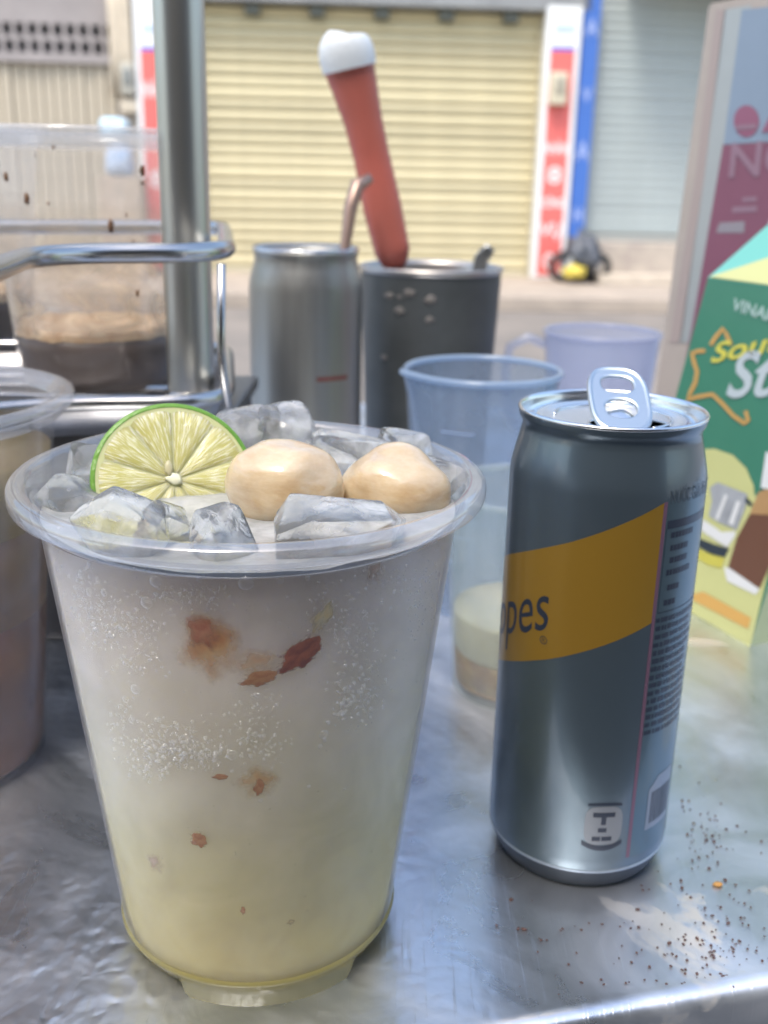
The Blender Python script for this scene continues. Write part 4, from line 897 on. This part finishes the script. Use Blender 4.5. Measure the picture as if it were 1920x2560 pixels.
# pole
pb=at_y(414*D,800*D,.436)
pt=at_y(381*D,10*D,.430)
po=thing('steel_pole','tall stainless steel pole rising through the cup rack','pole',(pb.x,.434,.1096))
polem=P('pole_steel',(.50,.50,.47),.36,metal=1,bump=.02,bscale=30)
def polep(z):
    k=(z-pb.z)/(pt.z-pb.z); return Vector((pb.x+(pt.x-pb.x)*k-pb.x,0,z-.1096))
bm=bmesh.new(); tube(bm,[polep(.112),polep(.25),polep(.6),polep(1.85)],.0098,n=40); obj('tube',bm,polem,po,sharp=50)
obj('foot_flange',xf(lathe([(0,0),(.018,0),(.018,.002),(.0110,.0024),(.0110,.010),(.0099,.0105)],40),lambda c:c+Vector((polep(.112).x,0,0))),chrome,po)
# tall open can with a spoon
c2=at_y(661*D,700*D,.625)
tc_=thing('open_tall_can','plain silver cut-open can holding a spoon behind the cup','can',(c2.x,.625,0))
silv=P('bare_can',(.36,.36,.34),.42,metal=.85,bump=.10,bscale=9,stretch=(8,8,.3),var=.25,vscale=14)
hh=.1655; k2=.0336
obj('body',lathe([(0,.004),(.026,0),(.031,.006),(k2,.012),(k2,hh-.022),(k2*.985,hh-.017),(k2*.93,hh-.010),(k2*.90,hh-.006),(k2*.895,hh-.003),(k2*.92,hh-.001),(k2*.92,hh),(k2*.90,hh),(k2*.88,hh-.002),(k2*.88,hh-.02),(k2*.95,hh-.03),(k2*.95,.01),(0,.008)],72),silv,tc_)
obj('rim',lathe([(k2*.915,hh+.0002),(k2*.93,hh+.001),(k2*.92,hh+.002),(k2*.89,hh+.001)],72),alu,tc_)
bm=strip(-75,-40,lambda t:94,lambda t:96.5,8); obj('rust_mark',wrap(bm,.0001,k2),P('rust',(.17,.05,.04),.6),tc_)
sp=thing('bar_spoon','brown metal spoon handle leaning out of the silver can','spoon',(c2.x,.625,.02))
a=at_y(742*D,560*D,.625)-Vector((c2.x,.625,.02)); b_=at_y(757*D,450*D,.632)-Vector((c2.x,.625,.02)); c_=at_y(772*D,400*D,.638)-Vector((c2.x,.625,.02)); d_=at_y(800*D,385*D,.642)-Vector((c2.x,.625,.02))
bm=bmesh.new(); dn=(a-b_).normalized(); tube(bm,[a+dn*.11,a,b_,c_,d_],.003,n=10,radii=[.002,.0028,.0042,.0045,.003]); obj('handle',bm,P('spoon_brown',(.36,.25,.20),.35,metal=.6),sp)
bb=blob(.012,.004,.017,.02,1,2,1); xf(bb,lambda c:c+a+dn*.120); obj('bowl',bb,P('spoon_steel',(.5,.5,.5),.3,metal=1),sp)
# dark pot
p2=at_y(927*D,700*D,.69)
pot=thing('metal_pot','dark stained metal pot holding the red handled tool','pot',(p2.x,.69,0))
r2=.0455; hp=.1535
pm_=P('pot_dark',(.095,.105,.110),.55,metal=.3,var=.35,vscale=14,bump=.15,bscale=60)
obj('body',lathe([(0,.001),(r2*.84,0),(r2*.88,.003),(r2*.93,hp*.5),(r2,hp*.93),(r2,hp-.004)],80),pm_,pot)
obj('rim',lathe([(r2,hp-.004),(r2+.0012,hp-.003),(r2+.0012,hp),(r2-.0008,hp),(r2-.002,hp-.003),(r2*.90,hp*.6),(r2*.80,.004),(0,.004)],80),P('pot_inside',(.42,.40,.38),.35,metal=.8),pot)
rnd=random.Random(11)
for _ in range(7):
    a_=R(rnd.uniform(225,320)); zz=rnd.choice((rnd.uniform(.125,.14),rnd.uniform(.05,.13))); s=rnd.uniform(.0012,.003); rr=r2*(.88+.12*zz/.14)
    b=blob(s*1.4,s*.25,s,.3,2,2,rnd.random()*9); ca,sa=math.cos(a_),math.sin(a_)
    xf(b,lambda c:(rr*ca-c.x*sa+c.y*ca,rr*sa+c.x*ca+c.y*sa,zz+c.z)); obj('splash_mark',b,P('pot_splash',(.16,.15,.14),.6),pot)
# red handle tool
rh=thing('red_handled_tool','tool with a thick red handle and white end standing in the pot','tool',(p2.x,.68,.05))
def RP(dx,dy,Y): return at_y(dx*D,dy*D,Y)-Vector((p2.x,.68,.05))
path=[RP(854,572,.667),RP(848,545,.667),RP(826,450,.667),RP(803,340,.667),RP(784,260,.666),RP(765,185,.665),RP(754,145,.664)]
red_h=P('handle_red',(.46,.12,.09),.4,coat=.1,var=.12,vscale=20,col2=(.40,.12,.09))
wd=[x*.5*D/F_PX*.69 for x in (50,72,78,72,76,90,98)]
def flat_tube(bm,pts,rx,ry,n=24):
    rings=[]
    for i,p in enumerate(pts):
        t=(pts[min(i+1,len(pts)-1)]-pts[max(i-1,0)]).normalized(); u=Vector((1,0,0)); u=(u-t*u.dot(t)).normalized(); v=t.cross(u)
        rings.append([bm.verts.new(p+u*rx[i]*math.cos(2*PI*k/n)+v*ry[i]*math.sin(2*PI*k/n)) for k in range(n)])
    for a,b in zip(rings,rings[1:]):
        for k in range(n): bm.faces.new([a[k],a[(k+1)%n],b[(k+1)%n],b[k]])
    bm.faces.new(rings[0][::-1]); bm.faces.new(rings[-1]); return bm
def dens(pts,vals,m=5):
    P_,V_=[],[]
    for i in range(len(pts)-1):
        for k in range(m): t=k/m; P_.append(pts[i].lerp(pts[i+1],t)); V_.append(vals[i]*(1-t)+vals[i+1]*t)
    P_.append(pts[-1]); V_.append(vals[-1]); return P_,V_
PP,VV=dens(path,wd); e0=path[0]; tdir=(path[0]-path[1]).normalized()
PP=[e0+tdir*.004]+PP; VV=[VV[0]*.5]+VV
bm=flat_tube(bmesh.new(),PP,VV,[v*.72 for v in VV]); obj('grip',bm,red_h,rh,sharp=60)
tt=(path[-1]-path[-2]).normalized(); e=path[-1]; W_=wd[-1]
cap=[]; cw_=[]
for i in range(11):
    k=i/10; cap.append(e+tt*(-.001+.0205*math.sin(k*PI/2))+Vector((.0022*k,0,0))); cw_.append(W_*(1.06+.10*math.sin(min(1,k*2)*PI/2))*max(.06,math.cos(k*PI/2)**.42))
bm=flat_tube(bmesh.new(),cap,cw_,[x*.78 for x in cw_]); obj('end_cap',bm,P('cap_white',(.66,.70,.72),.4),rh,sharp=70)
bm=bmesh.new(); tube(bm,[e0+tdir*.002,e0+tdir*.06,e0+tdir*.085],.0032,n=10); obj('shaft',bm,alu,rh)
s2=thing('teaspoon','short steel spoon handle sticking out of the dark pot','spoon',(p2.x,.69,.05))
def SP_(dx,dy,Y): return at_y(dx*D,dy*D,Y)-Vector((p2.x,.69,.05))
q=[SP_(1022,640,.70),SP_(1030,600,.70),SP_(1040,560,.70),SP_(1060,533,.70)]
bm=flat_tube(bmesh.new(),dens(q,[1,1,1,1],4)[0],dens(q,[.0032,.0038,.0052,.0035],4)[1],dens(q,[.0012]*4,4)[1],12); obj('handle',bm,P('teaspoon_steel',(.36,.37,.36),.3,metal=.9),s2)
bb=blob(.010,.004,.015,.02,1,2,1); xf(bb,lambda c:c+q[0]+Vector((-.006,0,-.028))); obj('bowl',bb,alu,s2)
bm=bmesh.new(); tube(bm,[q[0],q[0]+Vector((-.005,0,-.02))],.0015,n=8); obj('neck',bm,alu,s2)
# ================================================================== CARTONS
def carton_frame(A,B,C):
    ux=(B-A); ux.z=0; wdt=ux.length; ux.normalize(); upv=(C-A); upn=upv/upv.z; nrm_=ux.cross(Vector((0,0,1))).normalized()  # outward (towards camera side)
    if nrm_.y>0: nrm_=-nrm_
    fn=ux.cross(upn).normalized()
    return ux,wdt,upn,nrm_,fn
A=at_z(1566,1443,0); B=at_z(1874,1615,0)
Cc=at_y(1770,694,A.y+.004)
ux,WDT,upn,nr,fn=carton_frame(A,B,Cc)
HB=Cc.z; DP=.062
gc=thing('milk_carton','green and yellow gable-top milk carton at the right edge','carton',A)
greenm=P('carton_green',(.045,.19,.12),.42,var=.08,vscale=20,coat=.1); ylw=P('carton_yellow',(.50,.51,.22),.42,coat=.1,var=.06); teal=P('carton_teal',(.14,.42,.36),.42); cw=P('carton_white',(.42,.48,.50),.45)
sidem=P('carton_side',(.30,.36,.22),.45)
def CP(u,z,d=0): return ux*u+upn*z-nr*d     # d: depth into the box
bm=bmesh.new()
zY=.058   # yellow lower field
poly(bm,[CP(0,0),CP(WDT,0),CP(WDT,HB),CP(0,HB)]); obj('front_panel',bm,greenm,gc,smooth=False)
bm=bmesh.new(); poly(bm,[CP(WDT,0),CP(WDT,0,DP),CP(WDT,HB,DP),CP(WDT,HB)]); poly(bm,[CP(0,0,DP),CP(0,0),CP(0,HB),CP(0,HB,DP)]); poly(bm,[CP(WDT,0,DP),CP(0,0,DP),CP(0,HB,DP),CP(WDT,HB,DP)]); poly(bm,[CP(0,0,DP),CP(WDT,0,DP),CP(WDT,0),CP(0,0)])
obj('side_panels',bm,sidem,gc,smooth=False)
RH=.027
bm=bmesh.new(); poly(bm,[CP(0,HB),CP(WDT,HB),CP(WDT,HB+RH,DP/2),CP(0,HB+RH,DP/2)]); poly(bm,[CP(WDT,HB,DP),CP(0,HB,DP),CP(0,HB+RH,DP/2),CP(WDT,HB+RH,DP/2)])
poly(bm,[CP(0,HB,DP),CP(0,HB),CP(0,HB+RH,DP/2)]); poly(bm,[CP(WDT,HB),CP(WDT,HB,DP),CP(WDT,HB+RH,DP/2)]); obj('gable',bm,teal,gc,smooth=False)
bm=bmesh.new(); 
for s in (1,):
    a_=[CP(0,HB+RH-.001,DP/2-.001),CP(WDT,HB+RH-.001,DP/2-.001),CP(WDT,HB+RH+.012,DP/2-.001),CP(0,HB+RH+.012,DP/2-.001)]; b_=[p-nr*.002 for p in a_]
    va=[bm.verts.new(p) for p in a_]; vb=[bm.verts.new(p) for p in b_]; bm.faces.new(va); bm.faces.new(vb[::-1])
    for i in range(4): j=(i+1)%4; bm.faces.new([va[i],vb[i],vb[j],va[j]])
obj('top_seam',bm,cw,gc,smooth=False)
rn=(CP(WDT,HB)-CP(0,HB)).cross(CP(0,HB+RH,DP/2)-CP(0,HB)).normalized()
if rn.dot(nr)<0: rn=-rn
bm=bmesh.new(); e_=rn*.0003; poly(bm,[CP(.001,HB+.0003)+e_,CP(WDT,HB+.0003)+e_,CP(WDT*.55,HB+RH*.93,DP/2*.93)+e_]); obj('yellow_triangle',bm,ylw,gc,smooth=False)
# graphics given by their place on the front panel
if fn.dot(nr)<0: fn=-fn
def FPx(px,py,off=.0002):
    p=on_plane(px,py,A,fn)+fn*off; return p-A
def z6(x,y): return (1500+x/3.252,560+y/3.252)
def z7(x,y): return (1500+x/3.686,1100+y/3.686)
def decal(nm,ptlist,mat,off=.0002,parent=gc):
    bm=bmesh.new(); vs=[bm.verts.new(FPx(*p,off)) for p in ptlist]; es=[bm.edges.new((vs[i],vs[(i+1)%len(vs)])) for i in range(len(vs))]; bmesh.ops.triangle_fill(bm,use_beauty=True,edges=es); return obj(nm,bm,mat,parent,smooth=False)
yel_pts=[z7(835,1590),z7(1385,1905),z7(1560,1200),z7(1700,700),z7(1480,560),z7(1425,500),z7(1420,420),z7(1350,260),z7(1230,140),z7(1060,80),z7(900,90),z7(700,500),z7(500,1390)]
decal('yellow_field',yel_pts,ylw,.0003)
def stroke(nm,ptlist,wpx,mat,off=.0005):
    bm=bmesh.new(); pts=[Vector((x,y)) for x,y in ptlist]; Lp,Rp=[],[]
    for i,p in enumerate(pts):
        t=(pts[min(i+1,len(pts)-1)]-pts[max(i-1,0)]).normalized(); n_=Vector((-t.y,t.x))*wpx/2; Lp.append(bm.verts.new(FPx(*(p+n_),off))); Rp.append(bm.verts.new(FPx(*(p-n_),off)))
    for i in range(len(pts)-1): bm.faces.new([Lp[i],Lp[i+1],Rp[i+1],Rp[i]])
    return obj(nm,bm,mat,gc,smooth=False)
org=P('carton_orange',(.52,.30,.09),.45); ylt=P('carton_letter_yellow',(.56,.52,.08),.45)
stroke('star_outline',[z6(905,985),z6(945,920),z6(1005,850),z6(1035,900),z6(1070,985)],10,org)
stroke('star_outline',[z6(860,1030),z6(800,1035),z6(755,1050),z6(765,1110),z6(795,1200),z6(780,1290),z6(740,1370),z6(715,1425),z6(800,1405),z6(920,1385),z6(1000,1460),z6(1090,1560),z6(1180,1620),z6(1210,1600),z6(1190,1520)],10,org)
def ftext(s,px,py,h,ang,sx,mat,shear=0,bold=0,align='LEFT',off=.0006):
    b=text_bm(s,h,xs=sx,align=align,shear=shear,bold=bold*h); o_=FPx(px,py,off); dx=(FPx(px+20*math.cos(ang),py-20*math.sin(ang),off)-o_).normalized(); dy=fn.cross(dx); 
    if dy.z<0: dy=-dy
    xf(b,lambda c:o_+dx*c.x+dy*c.y); return obj('lettering',b,mat,gc,smooth=False)
ftext('Southern',*z6(895,1130),.0135,R(10),1.75,ylt,.3,.02)
ftext('Star',*z6(1015,1405),.0305,R(2),1.15,cw,.3,.02)
ftext('VINAMILK',*z6(1075,695),.0080,R(-17),1.25,P('carton_pale',(.38,.52,.48),.45),0,.02)
# printed pictures: metal drip filter and glass of coffee
steelp=P('print_steel',(.36,.38,.40),.45,var=.3,vscale=60); brownp=P('print_brown',(.13,.06,.035),.45); tanp=P('print_tan',(.38,.23,.10),.45); darkp=P('print_dark',(.03,.04,.05),.45); palep=P('print_pale',(.62,.63,.62),.45)
decal('print_filter',[z7(1020,440),z7(1090,390),z7(1370,500),z7(1350,620),z7(1270,830),z7(1100,760),z7(1010,700),z7(1040,560)],steelp,.0006)
decal('print_filter_handle',[z7(1350,520),z7(1420,590),z7(1400,615),z7(1345,570)],darkp,.0007)
decal('print_filter_shine',[z7(1160,500),z7(1190,510),z7(1100,740),z7(1070,730)],palep,.0008)
decal('print_filter_shine',[z7(1270,560),z7(1310,570),z7(1235,790),z7(1195,770)],palep,.0008)
decal('print_plate',[z7(900,700),z7(1000,760),z7(1130,850),z7(1260,840),z7(1250,890),z7(1180,990),z7(1040,900),z7(920,820)],palep,.0006)
decal('print_saucer',[z7(910,900),z7(1060,960),z7(1200,1000),z7(1160,1080),z7(1030,1050),z7(910,980)],darkp,.0007)
decal('print_lime_stripe',[z7(905,1000),z7(1030,1055),z7(1160,1090),z7(1120,1185),z7(1000,1150),z7(905,1090)],P('print_yellow',(.50,.46,.08),.45),.0006)
decal('print_glass_top',[z7(1470,480),z7(1640,420),z7(1640,700),z7(1390,680)],tanp,.0007)
decal('print_glass',[z7(1390,680),z7(1660,690),z7(1600,1100),z7(1480,1370),z7(1190,1170),z7(1270,900)],brownp,.0007)
decal('print_glass_foot',[z7(1150,1170),z7(1200,1180),z7(1480,1375),z7(1440,1425),z7(1180,1300)],palep,.0006)
decal('print_orange_band',[z7(860,1420),z7(960,1400),z7(1400,1640),z7(1370,1740),z7(1100,1600),z7(870,1480)],P('print_orange',(.56,.33,.09),.45),.0006)
decal('print_white_spout',[z7(1540,110),z7(1700,120),z7(1700,480),z7(1490,440)],palep,.0008)
# tall maroon carton behind
A2=at_z(1597,1268,0); dirx=Vector((math.cos(R(-58)),math.sin(R(-58)),0)); W2=.16
C2=at_y(1769,8,A2.y)
up2=(C2-A2)/(C2-A2).z; H2=C2.z; n2=Vector((-dirx.y,dirx.x,0)); n2=n2 if n2.y<0 else -n2; f2=dirx.cross(up2).normalized(); f2=f2 if f2.dot(n2)>0 else -f2
bx=thing('tall_carton','tall maroon and white paper carton behind the green milk carton','carton',A2)
D2=.05
def Q(u,z,d=0): return dirx*u+up2*z-n2*d
pap=P('carton_paper',(.42,.37,.33),.5,var=.12,vscale=20)
bm=bmesh.new()
fcs=[[Q(0,0),Q(W2,0),Q(W2,H2),Q(0,H2)],[Q(W2,0,D2),Q(0,0,D2),Q(0,H2,D2),Q(W2,H2,D2)],[Q(0,0,D2),Q(0,0),Q(0,H2),Q(0,H2,D2)],[Q(W2,0),Q(W2,0,D2),Q(W2,H2,D2),Q(W2,H2)],[Q(0,H2),Q(W2,H2),Q(W2,H2,D2),Q(0,H2,D2)]]
for f_ in fcs: poly(bm,f_)
bmesh.ops.remove_doubles(bm,verts=bm.verts,dist=1e-5); bmesh.ops.bevel(bm,geom=bm.edges[:],offset=.0015,segments=2,affect='EDGES')
obj('box',bm,pap,bx,smooth=False)
def F2(px,py,off=.0004): return on_plane(px,py,A2,f2)+f2*off-A2
def decal2(nm,pl_,mat,off=.0004):
    bm=bmesh.new(); vs=[bm.verts.new(F2(*p,off)) for p in pl_]; es=[bm.edges.new((vs[i],vs[(i+1)%len(vs)])) for i in range(len(vs))]; bmesh.ops.triangle_fill(bm,use_beauty=True,edges=es); return obj(nm,bm,mat,bx,smooth=False)
z3=lambda x,y:(1240+x/2.44,y/2.44)
decal2('silver_strip',[z3(1395,60),z3(1560,30),z3(1390,880),z3(1310,1400),z3(1180,2090),z3(1120,2090),z3(1270,1100)],P('carton_silver',(.40,.43,.43),.4,metal=.2,var=.1),.0004)
decal2('pink_strip',[z3(1345,60),z3(1405,60),z3(1275,1100),z3(1130,2090),z3(1060,2090),z3(1215,1100)],P('carton_brownish',(.36,.30,.28),.5),.0004)
decal2('pale_field',[z3(1505,60),z3(1900,20),z3(1900,850),z3(1392,882)],P('carton_paleblue',(.24,.31,.40),.45,var=.1),.0007)
decal2('maroon_field',[z3(1390,885),z3(1900,855),z3(1900,2500),z3(1100,2500),z3(1200,2000)],P('carton_maroon',(.22,.085,.13),.45,var=.1),.0008)
def circ2(cx,cy,rx,ry): return [(cx+rx*math.cos(2*PI*i/28),cy+ry*math.sin(2*PI*i/28)) for i in range(28)]
lg=P('carton_logo',(.26,.10,.16),.45); pg=P('carton_print_pale',(.26,.16,.21),.45)
cx_,cy_=z3(1535,740); decal2('logo_disc',circ2(cx_,cy_,32,40),lg,.0010); decal2('logo_bar',[z3(1470,765),z3(1600,755),z3(1595,785),z3(1475,795)],pg,.0013)
def f2text(s,px,py,h,ang,sx,mat):
    b=text_bm(s,h,xs=sx,bold=.02*h); o_=F2(px,py,.0012); dx=(F2(px+20*math.cos(ang),py-20*math.sin(ang),.0012)-o_).normalized(); dy=f2.cross(dx); dy=dy if dy.z>0 else -dy
    xf(b,lambda c:o_+dx*c.x+dy*c.y); return obj('lettering',b,mat,bx,smooth=False)
f2text('NON',*z3(1412,1080),.026,R(3),1.25,pg); f2text('A',*z3(1640,800),.034,R(3),1.2,lg)
decal2('print_bar',[z3(1450,1262),z3(1600,1255),z3(1600,1292),z3(1445,1298)],pg,.001); decal2('print_bar',[z3(1510,1205),z3(1600,1200),z3(1598,1228),z3(1508,1232)],pg,.001)
decal2('print_block',[z3(1370,1360),z3(1525,1350),z3(1520,1420),z3(1350,1420)],P('carton_grey',(.26,.24,.27),.5),.001)
# ================================================================== CRUMBS ON THE TABLE
def z8(x,y): return (1100+x/2.023,1900+y/2.023)
bm=bmesh.new(); rnd=random.Random(9)
def crumb(px,py,s):
    p=at_z(px,py,.0004); M=Matrix.Translation(p)@Matrix.Rotation(rnd.uniform(0,6),4,'Z')@Matrix.Diagonal((s*rnd.uniform(.6,1.4),s*rnd.uniform(.6,1.2),s*.45,1)); bmesh.ops.create_icosphere(bm,subdivisions=1,radius=1,matrix=M)
spec=[(1385,410,.8),(1240,910,.7),(1160,925,1.0),(1300,900,.9),(1345,1000,.5),(1325,995,.5),(1385,1000,.5),(1455,825,.6),(1530,825,.5),(1560,835,.6),(1465,680,.6),(1495,630,.6),(1540,725,.7),(1225,650,.6),(965,850,.6),(1005,845,.6),(975,815,.5),(920,940,.6),(1000,755,.7),(1175,980,.6),(995,975,.6),(1020,960,.5),(650,1033,.7),(425,855,.9),(395,853,.7),(690,975,.6),(815,1110,.5),(940,1128,.5),(1145,1133,.6),(1095,1115,.5),(1240,1080,.6),(1300,1080,.7),(1430,1095,.9),(1450,1090,.6),(1225,1135,.7),(1295,1150,.4),(1350,1035,.5),(1485,955,.5),(1515,915,.7),(1495,930,.5),(1600,965,.4),(1630,1015,.8),(1555,955,.5),(1640,850,.5),(1515,1035,.4),(820,830,.6),(715,858,.5),(620,853,.5),(360,705,.7),(465,712,.4),(1060,1045,.7),(1345,380,.5),(1350,350,.5),(1355,270,.5),(1365,300,.5),(1225,205,.8),(1265,250,.5),(1310,115,.5),(1625,410,.7),(1625,470,.5),(1380,465,.5),(1290,460,.5),(1565,660,.5)]
for x,y,s in spec: crumb(*z8(x,y),s*.0009)
for _ in range(130):
    x=rnd.gauss(1350,190); y=rnd.gauss(920,150)
    if y<1160 and x<1700 and y>250: crumb(*z8(x,y),rnd.uniform(.0002,.0006))
for _ in range(50):
    x=rnd.gauss(1350,70); y=rnd.gauss(380,110); crumb(*z8(x,y),rnd.uniform(.0002,.0006))
for _ in range(14): crumb(*z8(rnd.uniform(250,900),rnd.uniform(800,1200)),rnd.uniform(.0002,.0005))
o=obj('coffee_grounds',bm,P('coffee_ground',(.10,.055,.05),.7),None); tag(o,'scattered dark coffee grounds on the table right of the can',None,kind='stuff')
b=blob(.0016,.0011,.0005,.2,2,2,2); p=at_z(*z8(1405,628),.0005); o=obj('orange_crumb',b,P('crumb_orange',(.42,.22,.06),.5)); o.location=p; tag(o,'single orange crumb on the table right of the can','crumb')
